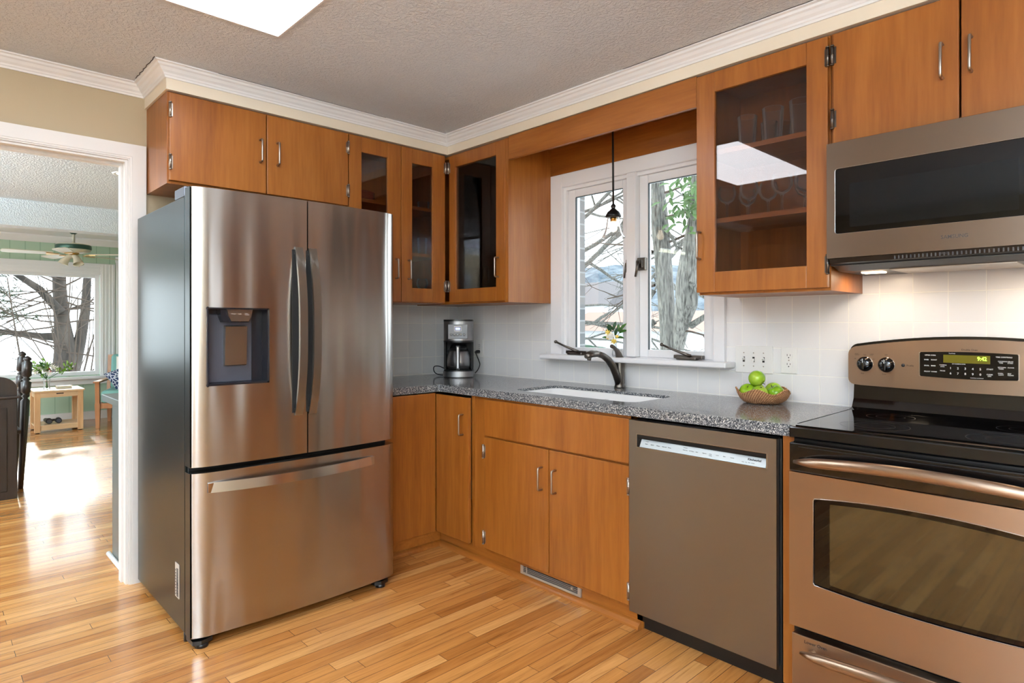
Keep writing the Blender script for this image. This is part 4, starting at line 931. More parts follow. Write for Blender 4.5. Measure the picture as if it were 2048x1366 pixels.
# ================================================================== LIGHT FIXTURES
def panel_light(x0, x1, y0, y1, label, m_):
    p = thing('ceiling_light', ((x0+x1)/2, (y0+y1)/2, CZ), label, 'ceiling light')
    o = MB()
    for a in ((x0, x0+.008, y0, y1), (x1-.008, x1, y0, y1), (x0+.008, x1-.008, y0, y0+.008), (x0+.008, x1-.008, y1-.008, y1)): o.box(a[0]+.0005 if a[0] == x0 else a[0], a[1]-.0005 if a[1] == x1 else a[1], a[2]+.0005 if a[2] == y0 else a[2], a[3]-.0005 if a[3] == y1 else a[3], CZ-.006, CZ+.06)
    o.build('frame', 'white', p); MB().box(x0+.008, x1-.008, y0+.008, y1-.008, CZ-.003, CZ+.003).build('diffuser', m_, p)
panel_light(LX0, LX1, LY0, LY1, 'large flat white light panel glowing in the textured kitchen ceiling', 'panel')
p = thing('ceiling_light', (3.6, -3.6, CZ), 'unseen white fill panel added under the ceiling behind the camera', 'ceiling light')  # added out of view as fill light
MB().box(3.2, 4.4, -4.2, -3.3, CZ-.03, CZ-.0005).build('frame', 'white', p); MB().box(3.22, 4.38, -4.18, -3.32, CZ-.034, CZ-.030).build('diffuser', 'fill_panel', p)
p = thing('recessed_light', (-2.09, -1.63, CZ), 'small round recessed light in the grey ceiling seen through the doorway', 'ceiling light')
MB().lathe([(.09, 0), (.085, -.006), (.065, -.006), (.06, .0)], (-2.09, -1.60, CZ-.0005), 32, caps=False).build('trim_ring', 'white', p)
MB().lathe([(0, -.002), (.062, -.002), (.062, -.0005), (0, -.0005)], (-2.09, -1.60, CZ), 32).build('lamp', 'can', p)
# pendant
pd = thing('pendant_light', (1.507, -.18, 2.29), 'black pendant lamp with clear glass shade hanging before the sink window', 'pendant lamp')
MB().cyl((1.503, -.18, 2.2938), (1.507, -.18, 1.857), .0052, n=12).build('rod', 'bronze', pd)
MB().lathe([(0, .012), (.008, .010), (.013, .002), (.013, -.004), (.009, -.010), (.016, -.018), (.030, -.030), (.038, -.044), (.041, -.055), (.036, -.058), (.0, -.058)], (1.507, -.18, 1.858), 28).build('cap', 'bronze', pd)
MB().lathe([(.030, 0), (.033, -.012), (.037, -.045), (.045, -.075), (.057, -.098), (.0605, -.106), (.0585, -.106), (.055, -.098), (.043, -.075), (.035, -.045), (.031, -.012), (.028, 0)], (1.507, -.18, 1.801), 32, caps=False).build('glass_shade', 'shade', pd)
MB().cyl((1.507, -.18, 1.803), (1.507, -.18, 1.780), .017, .016, 18).build('socket', 'brass', pd)
MB().lathe([(0, 0), (.010, -.002), (.012, -.012), (.018, -.026), (.020, -.038), (.015, -.050), (0, -.056)], (1.507, -.18, 1.780), 20).build('bulb', 'bulb', pd)

# microwave task light, then added fill uplighters
def light(nm, typ, loc, e, size=.05, color=(1, 1, 1), rot=(0, 0, 0)):
    l = bpy.data.lights.new(nm, typ); l.energy = e; l.color = color
    if typ == 'AREA': l.size = size
    else: l.shadow_soft_size = size
    o = bpy.data.objects.new(nm, l); COL.objects.link(o); o.location = loc; o.rotation_euler = rot; return o
light('microwave_lamp', 'AREA', (2.71, -.19, 1.438), .55, .06, (1, .80, .58)); light('microwave_lamp', 'AREA', (3.225, -.19, 1.438), .8, .06, (1, .80, .58))

fl_ = thing('fill_uplighter', (4.85, -4.2, 0), 'unseen black uplighter floor lamp added behind the camera as fill light', 'floor lamp')  # added out of view to brighten the kitchen ceiling
MB().lathe([(.14, 0), (.14, .015), (.03, .03), (0, .03)], (4.85, -4.2, 0), 28).build('base', 'bronze', fl_)
MB().cyl((4.85, -4.2, .03), (4.85, -4.2, 1.70), .012, n=14).build('pole', 'bronze', fl_)
MB().lathe([(.02, 1.70), (.12, 1.75), (.17, 1.80), (.165, 1.80), (.11, 1.755), (.015, 1.71)], (4.85, -4.2, 0), 32, caps=False).build('bowl_shade', 'bronze', fl_)
light('fill_uplight', 'AREA', (4.85, -4.2, 1.79), 520, .26, (.72, .87, 1), (PI, 0, 0))
fl_ = thing('fill_uplighter', (-1.5, -4.9, 0), 'unseen black uplighter floor lamp added beyond the doorway as fill light', 'floor lamp')  # added out of view to brighten the room past the doorway
MB().lathe([(.14, 0), (.14, .015), (.03, .03), (0, .03)], (-1.5, -4.9, 0), 28).build('base', 'bronze', fl_)
MB().cyl((-1.5, -4.9, .03), (-1.5, -4.9, 1.70), .012, n=14).build('pole', 'bronze', fl_)
MB().lathe([(.02, 1.70), (.12, 1.75), (.17, 1.80), (.165, 1.80), (.11, 1.755), (.015, 1.71)], (-1.5, -4.9, 0), 32, caps=False).build('bowl_shade', 'bronze', fl_)
light('fill_uplight', 'AREA', (-1.5, -4.9, 1.79), 520, .26, (.70, .88, 1), (PI, 0, 0))

# ================================================================== WALL PLATES
def outlet(x0, x1, z0, z1, label):
    p = thing('wall_outlet', ((x0+x1)/2, -.004, z0), label, 'outlet'); xc = (x0+x1)/2
    MB().box(x0, x1, -.006, -.0003, z0, z1, .002).build('cover_plate', 'plate', p)
    for zc in (z0+.038, z1-.038):
        f = MB().prism([(xc+a, zc+b_) for a, b_ in rrect(-.017, .017, -.014, .014, .010, 5)], 'y', -.0078, -.0058).build('socket', 'plate', p)
        o = MB(); o.box(xc-.0075, xc-.0055, -.0082, -.0076, zc-.001, zc+.008); o.box(xc+.0055, xc+.0075, -.0082, -.0076, zc, zc+.007); o.prism([(xc+a, zc-.0075+b_) for a, b_ in arc((0, 0), .0026, 0, 340, 10)], 'y', -.0082, -.0076); o.build('slots', 'slot', f)
    MB().cyl((xc, -.006, (z0+z1)/2), (xc, -.0072, (z0+z1)/2), .003, n=10).build('screw', 'nickel', p)
outlet(.214, .287, 1.030, 1.149, 'white outlet with black plug beside the coffee maker')
outlet(2.288, 2.357, 1.037, 1.152, 'white double outlet right of the triple switch plate')
p = thing('switch_plate', (2.164, -.004, 1.03), 'wide white triple switch plate above the basket of apples', 'light switch')
MB().box(2.077, 2.251, -.006, -.0003, 1.030, 1.154, .002).build('cover_plate', 'plate', p)
for k, xc in enumerate((2.118, 2.164, 2.210)):
    MB().box(xc-.005, xc+.005, -.0068, -.0058, 1.080, 1.104).build('slot', 'slot', p)
    u_ = (1, -1, 1)[k]; MB().prism([(-.006, 1.092-.005), (-.006, 1.092+.005), (-.018, 1.092+u_*.009+.003), (-.018, 1.092+u_*.009-.004)], 'x', xc-.0042, xc+.0042).build('toggle', 'plate', p)
    for z in (1.062, 1.122): MB().cyl((xc, -.006, z), (xc, -.0072, z), .0028, n=10).build('screw', 'nickel', p)

# ================================================================== COFFEE MAKER
CM = Vector((.300, -.225, .9142)); cf = Vector((.745, -.667, 0)).normalized(); cr = Vector((-cf.y, cf.x, 0))*1
CMT = Matrix(((cr.x, -cf.x*-1, 0, CM.x), (cr.y, cf.y, 0, CM.y), (0, 0, 1, CM.z), (0, 0, 0, 1)))   # local x = right, y = forward
cm = thing('coffee_maker', CM, 'stainless steel and black drip coffee maker in the countertop corner', 'coffee maker')
def dshape(w_, f_, b_, r=.03): return [(-w_, -b_), (w_, -b_)]+[(w_, f_-.05)]+[(w_*math.cos(math.radians(a)), f_-.05+.05*math.sin(math.radians(a))) for a in range(4, 177, 4)]+[(-w_, f_-.05)]
MB().prism(dshape(.094, .108, .105), 'z', 0, .006, CMT).build('foot_plate', 'black', cm)
MB().prism(dshape(.096, .110, .107), 'z', .006, .040, CMT, smooth=False).build('base', 'cm_steel', cm)
MB().prism(dshape(.092, .104, .10), 'z', .040, .048, CMT).build('warming_plate', 'black', cm)
MB().box(-.093, .093, -.105, -.045, .048, .232, .006, CMT).box(-.0935, -.080, -.05, .03, .048, .232, .003, CMT).box(.080, .0935, -.05, .03, .048, .232, .003, CMT).build('column', 'gasket', cm)
MB().prism(dshape(.0935, .100, .105), 'z', .225, .236, CMT).build('brew_basket', 'black', cm)
hd = MB().prism(dshape(.0925, .100, .105), 'z', .236, .358, CMT).build('housing', 'cm_steel', cm)
MB().prism(dshape(.0935, .101, .105), 'z', .358, .369, CMT).build('lid', 'black', cm)
cpn = MB().box(-.062, .062, .096, .1012, .246, .338, .002, CMT).build('control_panel', 'cm_panel', hd)
MB().box(-.024, .024, .1010, .1022, .294, .329, .001, CMT).build('display_frame', 'plate', hd)
MB().box(-.019, .019, .1022, .1030, .299, .322, 0, CMT).build('display_border', 'lcd_frame', hd)
MB().box(-.015, .015, .1030, .1034, .303, .318, 0, CMT).build('display', 'lcd', hd)
LM = lambda x, z, y=.1013: CMT @ face_mt((x, y, z), (1, 0, 0), (0, 0, 1)) @ Matrix.Diagonal((1, 1, 1, 1))
for k in range(5):
    x = -.042+k*.0205
    MB().lathe([(0, .003), (.0052 if k else .004, .003), (.006 if k else .005, 0)], (0, 0, 0), 16, CMT @ Matrix.Translation((x, .1010, .274)) @ Matrix.Rotation(-PI/2, 4, 'X')).build('button', 'plate', hd)
    MB().lathe([(.006, 0), (.0078, 0), (.0078, .0015), (.006, .0015)], (0, 0, 0), 20, CMT @ Matrix.Translation((x, .1010, .274)) @ Matrix.Rotation(-PI/2, 4, 'X'), caps=False).build('button_ring', 'slot', hd)
L2W = lambda p: CMT @ Vector(p)
cord = [L2W((-.09, -.085, .03)), Vector((.13, -.235, .925)), Vector((.085, -.30, .935)), Vector((.07, -.30, .955)), Vector((.10, -.27, .965)), Vector((.17, -.20, .93)), Vector((.26, -.085, .93))]
MB().tube(spline([(.205, -.262, .962), (.170, -.285, .978), (.140, -.300, .976), (.130, -.300, .955), (.145, -.295, .932), (.180, -.280, .921), (.225, -.262, .920)]), .0032, 8).build('spare_cord', 'black', cm)
crv = [(.352, -.130, .935), (.345, -.10, .955), (.318, -.06, .985), (.290, -.045, 1.01), (.262, -.04, 1.045), (.247, -.036, 1.062), (.2465, -.03, 1.066)]
MB().tube(spline(crv), .0032, 8).build('power_cord', 'black', cm)
MB().tube([(.2475, -.042, 1.064), (.2495, -.03, 1.067), (.2505, -.0085, 1.068)], [.006, .011, .012], 10).build('plug', 'black', cm)
cv = thing('carafe', L2W((0, .012, .0485)), 'stainless thermal carafe standing in the coffee maker', 'carafe')
CT = Matrix.Translation(L2W((0, .018, .0485)))
MB().lathe([(0, 0), (.060, 0), (.068, .004), (.071, .014), (.0755, .02), (.0775, .05), (.074, .085), (.066, .115), (.060, .125)], (0, 0, 0), 36, CT).build('body', 'cm_steel', cv)
MB().lathe([(.0605, .125), (.056, .14), (.050, .152), (.045, .160), (0, .162)], (0, 0, 0), 32, CT).build('lid', 'black', cv)
hx = CMT.copy()
MB().box(-.009, .009, .105, .117, .058, .198, .004, CMT).build('handle', 'cm_steel', cv)
MB().box(-.013, .013, .085, .107, .050, .206, .004, CMT).build('handle_backing', 'black', cv)
MB().lathe([(.0722, .0215), (.0768, .0225), (.0768, .024), (.0722, .025)], (0, 0, 0), 36, CT, caps=False).build('band', 'slot', cv)

# ================================================================== BASKET OF APPLES
BX, BY, BZ = 2.262, -.130, .9145
bk = thing('fruit_basket', (BX, BY, BZ), 'round woven wicker basket with wavy rim on the grey countertop', 'basket')
t = bmesh.new(); n = 96; prof = [(0, .004), (.060, .003), (.078, .008), (.094, .018), (.104, .032), (.110, .046)]; rings = []
def wave(a): return .010*math.cos(5*a+.6)
for inn in (0, 1):
    for j, (r, z) in (list(enumerate(prof))[::-1] if inn else enumerate(prof)):
        if r == 0: rings.append([t.verts.new((0, 0, z+inn*.005-.004+.0005))]); continue
        rings.append([t.verts.new(((r-inn*.006)*math.cos(2*PI*i/n), (r-inn*.006)*math.sin(2*PI*i/n), z-.003+inn*.004*(j < 4)+(wave(2*PI*i/n)+.010)*max(0, (j-2)/3))) for i in range(n)])
rings = rings
for a, b_ in zip(rings, rings[1:]):
    for i in range(n):
        q = []
        for rr, k in ((a, i), (a, i+1), (b_, i+1), (b_, i)):
            w_ = rr[k % len(rr)]
            if w_ not in q: q.append(w_)
        if len(q) > 2: t.faces.new(q).smooth = True
o = MB(); o.merge(t, Matrix.Translation((BX, BY, BZ))); o.build('bowl', 'wicker', bk)
o = MB(); o.tube([(BX+.107*math.cos(2*PI*i/n), BY+.107*math.sin(2*PI*i/n), BZ+.053+wave(2*PI*i/n)) for i in range(n+1)], .0042, 8, cap=False); o.build('braided_rim', 'wicker', bk)
ap = thing('apple', (0, 0, 0), '', 'apple', 'green apples in the basket')
mb = MB(); pr_ = []
for i in range(17):
    a = PI*i/16; r = .0355*math.sin(a)**.92*(1+.06*math.cos(a)); z = .034*math.cos(a)
    if i in (0, 1, 15, 16): z -= .006*math.copysign(1, math.cos(a))*(1 if i in (0, 16) else .45)
    pr_.append((max(r, 0), z))
mb.lathe(pr_, (0, 0, 0), 28); mb.build('fruit', 'apple', ap)
MB().tube([(0, 0, .024), (.001, 0, .034), (.004, 0, .042)], [.0012, .0012, .0018], 6).build('stem', 'bark2', ap)
o = MB(); 
for k in range(5): a = 2*PI*k/5; o.tube([(.001*math.cos(a), .001*math.sin(a), -.029), (.005*math.cos(a), .005*math.sin(a), -.034)], [.001, .0006], 5)
o.build('blossom_end', 'twig', ap)
# view-right vector along counter: r = (.69,.72); toward camera = (.72,-.69)
Rv = Vector((.690, .723, 0)); Fv = Vector((.723, -.690, 0))
spots = [(-.058, -.0155, .046, (40, 20, 0), 'green apple at the left end of the basket, tucked behind its neighbour'),
         (-.033, .050, .045, (200, 10, 30), 'pale green apple at the front left of the basket'),
         (-.024, -.004, .105, (140, -35, 60), 'deep green apple resting on top of the others'),
         (.038, .047, .045, (15, -30, 10), 'light green apple at the front right of the basket with stem up'),
         (.056, -.0215, .050, (60, 40, 0), 'light green apple at the right end of the basket'),
         (-.003, -.060, .046, (20, 0, 0), 'green apple mostly hidden at the back of the basket')]
for i, (r, f_, z, rot, lb) in enumerate(spots):
    P = Vector((BX, BY, BZ+z))+Rv*r+Fv*f_
    o = ap if i == 0 else copy_tree(ap, P)
    o.location = P; o.rotation_euler = tuple(math.radians(q) for q in rot); o['label'] = lb; o.scale = (.985, .985, .98)

# ================================================================== SILL VASE WITH SPRIG
vs = thing('bud_vase', (1.418, -.048, 1.0775), 'small clear glass bud vase on the window sill behind the faucet', 'vase')
MB().lathe([(0, .002), (.014, .002), (.017, .012), (.015, .03), (.009, .045), (.008, .07), (.011, .078), (.0095, .078), (.0065, .07), (.0075, .045), (.013, .03), (.014, .012), (0, .006)], (1.418, -.048, 1.0775), 24, caps=False).build('glass_body', 'ware', vs)
def leaf(mb, base, tip, w_, bend=.15):
    base, tip = Vector(base), Vector(tip); d = tip-base; L = d.length; d.normalize()
    side = d.cross(Vector((.4, -.6, .7))).normalized(); up = side.cross(d).normalized(); rows = []
    for i in range(7):
        t_ = i/6; c = base+d*(L*t_)+up*(bend*L*math.sin(PI*t_)); hw = w_*math.sin(PI*min(1, t_*.95+.03))**.8
        rows.append((mb.bm.verts.new(c-side*hw), mb.bm.verts.new(c-up*hw*.25), mb.bm.verts.new(c+side*hw)))
    for a, b_ in zip(rows, rows[1:]):
        for k in (0, 1): mb.bm.faces.new((a[k], a[k+1], b_[k+1], b_[k])).smooth = True
def blossom(mb, c, r, n=6, tilt=(.5, -.7, .4)):
    c = Vector(c); nz = Vector(tilt).normalized(); u = nz.orthogonal().normalized(); v = nz.cross(u)
    for k in range(n):
        a = 2*PI*k/n; d = u*math.cos(a)+v*math.sin(a); leaf(mb, c, c+d*r+nz*r*.35, r*.30, .1)
sg = thing('flower_sprig', (1.418, -.048, 1.09), 'yellow and white blossom sprig with dark green leaves standing in the sill bud vase', 'flowers')
S = Vector((1.418, -.048, 1.16))
o = MB()
for e in ((-.03, -.01, .085), (.015, -.01, .09), (.045, .0, .075), (-.01, -.02, .05)): o.tube([(1.418, -.048, 1.10), S, S+Vector(e)*.6, S+Vector(e)], [.0012, .0012, .001, .0008], 6)
o.build('stems', 'leaf_dark', sg)
VR = lambda r, f_, z: Vector((1.418, -.048, 1.16))+Rv*r+Fv*f_+Vector((0, 0, z))
for (b_, t_, mm) in (((-.01, 0, .06), (-.045, 0, .093), 'leaf_dark'), ((-.01, .0, .06), (.005, 0, .108), 'leaf_dark'), ((-.015, 0, .045), (-.052, 0, .062), 'leaf_dark'), ((.0, 0, .03), (.012, .01, .075), 'leaf_dark'), ((.018, 0, .052), (.018, 0, .094), 'leaf'),
                     ((.022, 0, .05), (.062, 0, .098), 'leaf'), ((.022, 0, .045), (.068, 0, .060), 'leaf'), ((.0, 0, .02), (.048, .01, .018), 'leaf'), ((-.025, 0, .012), (-.072, .01, .022), 'leaf'), ((-.02, 0, .04), (-.045, .0, .085), 'leaf_dark')):
    o = MB(); leaf(o, VR(*b_), VR(*t_), .0095); o.build('leaf', mm, sg)
o = MB(); blossom(o, VR(-.028, .015, .028), .026, 8); blossom(o, VR(-.03, .02, .03), .016, 6); o.build('white_blossom', 'petal_w', sg)
o = MB(); blossom(o, VR(-.042, .012, .048), .016, 6); blossom(o, VR(-.010, .018, .0), .018, 6); blossom(o, VR(.008, .012, .025), .013, 5); blossom(o, VR(-.04, .018, .02), .014, 6); o.build('yellow_blossom', 'petal_y', sg)

# ================================================================== GLASSWARE
def ware(nm, prof, n=28, mat_='ware'):
    o = MB(); o.lathe(prof, (0, 0, 0), n, caps=False); ob = o.build(nm, mat_); return ob
TUM = [(0, .004), (.026, .004), (.028, .0), (.030, .004), (.037, .125), (.0375, .1262), (.035, .1262), (.028, .012), (0, .010)]
SML = [(0, .003), (.020, .003), (.022, 0), (.024, .004), (.026, .050), (.0245, .050), (.021, .010), (0, .008)]
WIN = [(0, .001), (.030, .001), (.031, .003), (.006, .008), (.0035, .02), (.0035, .062), (.008, .070), (.026, .082), (.036, .102), (.037, .118), (.031, .142), (.0298, .142), (.0355, .117), (.034, .103), (.025, .085), (.006, .074), (0, .073)]
JUG = [(0, .003), (.030, .003), (.033, 0), (.037, .006), (.034, .05), (.038, .11), (.037, .11), (.032, .05), (.034, .012), (0, .01)]
protos = {}
def place(kind, prof, x, y, z, label, group, s=1.0, cat='glass'):
    if kind not in protos: o = ware(kind, prof); protos[kind] = o
    else: o = protos[kind].copy(); COL.objects.link(o)
    o.location = (x, y, z+.0003); o.scale = (s, s, s); o['label'] = label; o['category'] = cat; o['group'] = group
G1 = 'drinking glasses on the top shelf right of the window'
for x, y, s, lb in ((2.252, -.25, 1.05, 'leftmost tall clear tumbler on the top shelf of the glass cabinet by the microwave'), (2.305, -.16, .92, 'smaller clear tumbler behind, second on the top shelf by the microwave'),
                    (2.360, -.25, 1.12, 'widest clear tumbler at the middle of the top shelf by the microwave'), (2.470, -.25, 1.15, 'clear tumbler at the right end of the top shelf by the microwave'), (2.345, -.11, .92, 'clear tumbler at the back centre of the top shelf by the microwave')):
    place('tumbler', TUM, x, y, 1.985, lb, G1, s)
G2 = 'stemmed glasses on the middle shelf right of the window'
for x, y, s, lb in ((2.162, -.25, 1.0, 'leftmost clear wine glass on the middle shelf by the microwave'), (2.205, -.15, .98, 'clear wine glass behind the leftmost one on the middle shelf'),
                    (2.255, -.24, 1.05, 'clear wine glass third from left on the middle shelf'), (2.305, -.17, 1.05, 'clear wine glass at the middle of the middle shelf, near the back'),
                    (2.392, -.24, 1.12, 'large clear wine glass right of centre on the middle shelf'), (2.448, -.15, 1.05, 'clear wine glass at the right back of the middle shelf'), (2.485, -.25, 1.05, 'rightmost clear wine glass on the middle shelf by the microwave')):
    place('wine_glass', WIN, x, y, 1.697, lb, G2, s)
for x, s, lb in ((2.262, .5, 'tiny clear glass at left on the bottom of the cabinet by the microwave'), (2.345, .62, 'tiny clear glass right of centre on the bottom of the cabinet by the microwave')):
    place('small_glass', SML, x, -.25, 1.394, lb, 'tiny glasses on the bottom of the cabinet by the microwave', s*1.4)
G3 = 'glasses in the corner cabinet'
for x, y, s, lb in ((.39, -.20, .8, 'clear bowl shaped glass at the left of the corner cabinet top shelf'), (.46, -.20, .8, 'clear glass second from left on the corner cabinet top shelf'), (.52, -.18, .8, 'clear glass third from left on the corner cabinet top shelf')):
    place('low_glass', [(a*1.3, b_*.7) for a, b_ in JUG], x, y, 1.968, lb, G3, s)
place('wine_glass', WIN, .62, -.2, 1.968, 'clear stemmed glass at the right of the corner cabinet top shelf', G3, 1.1)
for x, y, s, lb in ((.335, -.2, 1.05, 'large clear tumbler at the left of the corner cabinet middle shelf'), (.42, -.2, 1.15, 'large clear tumbler second on the corner cabinet middle shelf'), (.50, -.17, 1.1, 'large clear tumbler third on the corner cabinet middle shelf')):
    place('tumbler', TUM, x, y, 1.686, lb, G3, s)
place('low_glass', JUG, .60, -.2, 1.686, 'curved clear glass at the right of the corner cabinet middle shelf', G3, .9)
place('wine_glass', WIN, .43, -.2, 1.396, 'clear stemmed glass at the left on the bottom of the corner cabinet', G3, 1.0)
place('wine_glass', WIN, .50, -.16, 1.396, 'clear stemmed glass at the centre on the bottom of the corner cabinet', G3, .95)
place('tumbler', TUM, .60, -.2, 1.396, 'tall clear tumbler at the right on the bottom of the corner cabinet', G3, 1.0)
place('small_glass', SML, .36, -.22, 1.396, 'low clear glass at the far left on the bottom of the corner cabinet', G3, 1.0)
G4 = 'glasses behind the narrow glass door'
place('low_glass', JUG, .2, -.430, 1.968, 'clear glass on the top shelf behind the narrow glass door nearest the corner', G4, .8)
place('tumbler', TUM, .2, -.440, 1.686, 'clear tumbler on the middle shelf behind the narrow glass door nearest the corner', G4, .9)
place('wine_glass', WIN, .2, -.440, 1.400, 'clear stemmed glass at the bottom behind the narrow glass door nearest the corner', G4, 1.0)
place('small_glass', SML, .2, -.530, 1.400, 'low clear glass at the bottom behind the narrow glass door nearest the corner', G4, 1.0)
def dish(nm, x, y, z, r, m_, label, cat, grp=None, bowl=False):
    prof = [(0, .004), (r*.5, .003), (r*.62, .0), (r*.66, .004), (r, .016), (r, .019), (r*.62, .008), (0, .007)] if not bowl else [(0, .003), (r*.4, 0), (r*.45, .004), (r*.85, .03), (r, .06), (r*.95, .06), (r*.8, .032), (0, .008)]
    o = MB().lathe(prof, (0, 0, 0), 36, caps=False).build(nm, m_); o.location = (x, y, z+.0004); o['label'] = label; o['category'] = cat
    if grp: o['group'] = grp
PL = ('bottom plate of the red stack on the shelf beside the refrigerator', 'second plate up in the red stack beside the refrigerator', 'third plate up in the red stack beside the refrigerator', 'top plate of the red stack beside the refrigerator')
for k in range(4): dish('dinner_plate', .17, -.90, 1.968+k*.0125+(.019 if 0 else 0), .115, 'red_dish', PL[k], 'plate', 'stacked red plates beside the refrigerator')
dish('bowl', .2, -.600, 1.686, .07, 'red_dish', 'dark red bowl on the middle shelf behind the narrow glass door', 'bowl', None, True)
dish('bowl', .2, -.600, 1.968, .06, 'red_dish', 'dark red bowl on the top shelf behind the narrow glass door', 'bowl', None, True)

# ================================================================== ROOM BEYOND THE DOORWAY
gc = thing('cabinet', (-.3, -1.5, 0), 'grey painted cabinet with dark top just beyond the doorway jamb', 'cabinet')
MB().box(-.47, -.126, -2.0, -.6, .0, .836, .002).build('body', 'grey_cab', gc)
MB().box(-.575, -.126, -2.03, -.55, .836, .872, .003).build('top', 'grey_cab', gc)
o = MB(); o.tube([(-.50, -2.012, .012), (-.128, -2.012, .012)], .012, 10); o.build('shoe_moulding', 'white', gc)
# side table
st = thing('side_table', (-5.66, -1.57, 0), 'light oak side table with lower shelf under the large living room window', 'table')
TX0, TX1, TY0, TY1 = -5.90, -5.44, -1.815, -1.325
MB().box(TX0, TX1, TY0, TY1, .470, .490, .003).build('tabletop', 'pine_y', st)
for x in (TX0+.02, TX1-.075):
    for y in (TY0+.012, TY1-.067):
        lg = MB().box(x, x+.055, y, y+.055, .008, .470, .003).build('leg', 'pine', st); MB().cyl((x+.0275, y+.0275, 0), (x+.0275, y+.0275, .008), .02, n=14).build('foot_glide', 'black', lg)
o = MB(); o.box(TX1-.040, TX1-.022, TY0+.067, TY1-.067, .408, .470); o.build('apron', 'pine_y', st)
MB().box(TX1-.022, TX1-.019, -1.60, -1.53, .443, .455).build('drawer_pull', 'bark2', st)
o = MB(); o.box(TX0+.03, TX0+.045, TY0+.067, TY1-.067, .408, .47); 
for y in (TY0+.02, TY1-.035): o.box(TX0+.075, TX1-.075, y, y+.015, .408, .47)
o.build('rear_apron', 'pine_y', st)
MB().box(TX0+.03, TX1-.03, TY0+.02, TY1-.02, .072, .088, .002).build('shelf', 'pine_y', st)
MB().box(TX1-.045, TX1-.03, TY0+.067, TY1-.067, .030, .072).build('shelf_rail', 'pine_y', st)
# binoculars
bi = thing('binoculars', (-5.62, -1.60, .088), 'black binoculars lying on the lower shelf of the oak side table', 'binoculars')
for y, dy in ((-1.655, -.02), (-1.565, .01)):
    MB().tube([(-5.70, y+dy, .125), (-5.66, y+dy*.6, .123), (-5.60, y, .122), (-5.55, y, .120)], [.022, .026, .033, .031], 16).build('barrel', 'rubber', bi)
    MB().cyl((-5.55, y, .120), (-5.546, y, .120), .024, n=16).build('lens', 'disp_grey', bi)
MB().box(-5.66, -5.60, -1.635, -1.585, .115, .135, .004).build('bridge', 'rubber', bi)
bkk = thing('book', (-5.66, -1.49, .49), 'small tan book lying on the oak side table', 'book')
MB().box(-5.72, -5.60, -1.575, -1.425, .4903, .4943).box(-5.72, -5.60, -1.575, -1.425, .517, .521).box(-5.722, -5.716, -1.575, -1.425, .4903, .521).build('cover', 'book', bkk)
MB().box(-5.716, -5.604, -1.571, -1.429, .4944, .5169).build('pages', 'paper', bkk)
va2 = thing('glass_vase', (-5.67, -1.665, .49), 'clear glass vase on the oak side table beside the book', 'vase')
MB().lathe([(0, .003), (.030, .003), (.034, .0), (.036, .004), (.028, .05), (.034, .10), (.040, .125), (.038, .125), (.032, .10), (.026, .05), (.032, .008), (0, .006)], (-5.67, -1.665, .4904), 24, caps=False).build('glass_body', 'ware', va2)
bq = thing('flower_bouquet', (-5.67, -1.665, .55), 'bouquet of white flowers and lime leaves in the vase on the oak side table', 'flowers')
random.seed(11); V0 = Vector((-5.67, -1.665, .60)); o = MB(); ends = []
for k in range(15):
    a = random.uniform(-1.0, 1.0); e = V0+Vector((random.uniform(-.09, .09), a*.17, .10+random.random()*.12-abs(a)*.03)); ends.append(e)
    o.tube([V0+Vector((random.uniform(-.01, .01), random.uniform(-.01, .01), -.10)), V0, V0.lerp(e, .6)+Vector((0, 0, .02)), e], .0018, 5)
for e in ((0, .26, .13), (.02, .22, .16), (.0, .24, .10)): ends.append(V0+Vector(e)); o.tube([V0, V0.lerp(ends[-1], .5)+Vector((0, 0, .03)), ends[-1]], .002, 5)
o.build('stems', 'leaf', bq)
o1, o2 = MB(), MB()
for k, e in enumerate(ends):
    for j in range(11):
        t_ = random.uniform(.45, 1.05); c = V0.lerp(e, t_)+Vector((0, 0, .02)); d = Vector((random.uniform(-1, 1), random.uniform(-1, 1), random.uniform(-.4, 1))).normalized()
        leaf(o1 if (k > 9 or k % 3 == 0) else o2, c, c+d*random.uniform(.035, .06), .011)
o1.build('lime_leaves', 'leaf_light', bq); o2.build('green_leaves', 'leaf', bq)
o = MB()
for e in ((.03, -.03, .12), (.02, .05, .15), (0, -.08, .15), (.03, .02, .08), (0, .09, .13), (.02, -.11, .10)): blossom(o, V0+Vector(e), .035, 8, (1, -.2, .3))
o.build('white_blossoms', 'petal_w', bq)
o = MB()
for e in ((.045, .02, .13), (.04, .03, .10)): blossom(o, V0+Vector(e), .014, 6, (1, -.2, .3))
o.build('pink_blossoms', 'petal_p', bq)
# armchair
AC = Matrix.Translation((-5.42, -1.235, 0)) @ Matrix.Rotation(math.radians(-22), 4, 'Z')   # local: -x = back, +y = right
acw = thing('armchair', (-5.42, -1.235, 0), 'wooden armchair with teal cushions standing right of the oak side table', 'chair')
def lg_(x, y, z1, nm='leg', w_=.055, tp=.038):
    o = MB(); t = bmesh.new(); 
    v = [t.verts.new((x+a*tp/2, y+b_*tp/2, 0.001)) for a, b_ in ((-1, -1), (1, -1), (1, 1), (-1, 1))]; u = [t.verts.new((x+a*w_/2, y+b_*w_/2, z1)) for a, b_ in ((-1, -1), (1, -1), (1, 1), (-1, 1))]
    t.faces.new(v[::-1]); t.faces.new(u)
    for k in range(4): t.faces.new((v[k], v[(k+1) % 4], u[(k+1) % 4], u[k]))
    o.merge(t, AC); return o.build(nm, 'arm_wood', acw)
for y in (.03, .60): lg_(-.03, y, .30); lg_(-.64, y, .30)
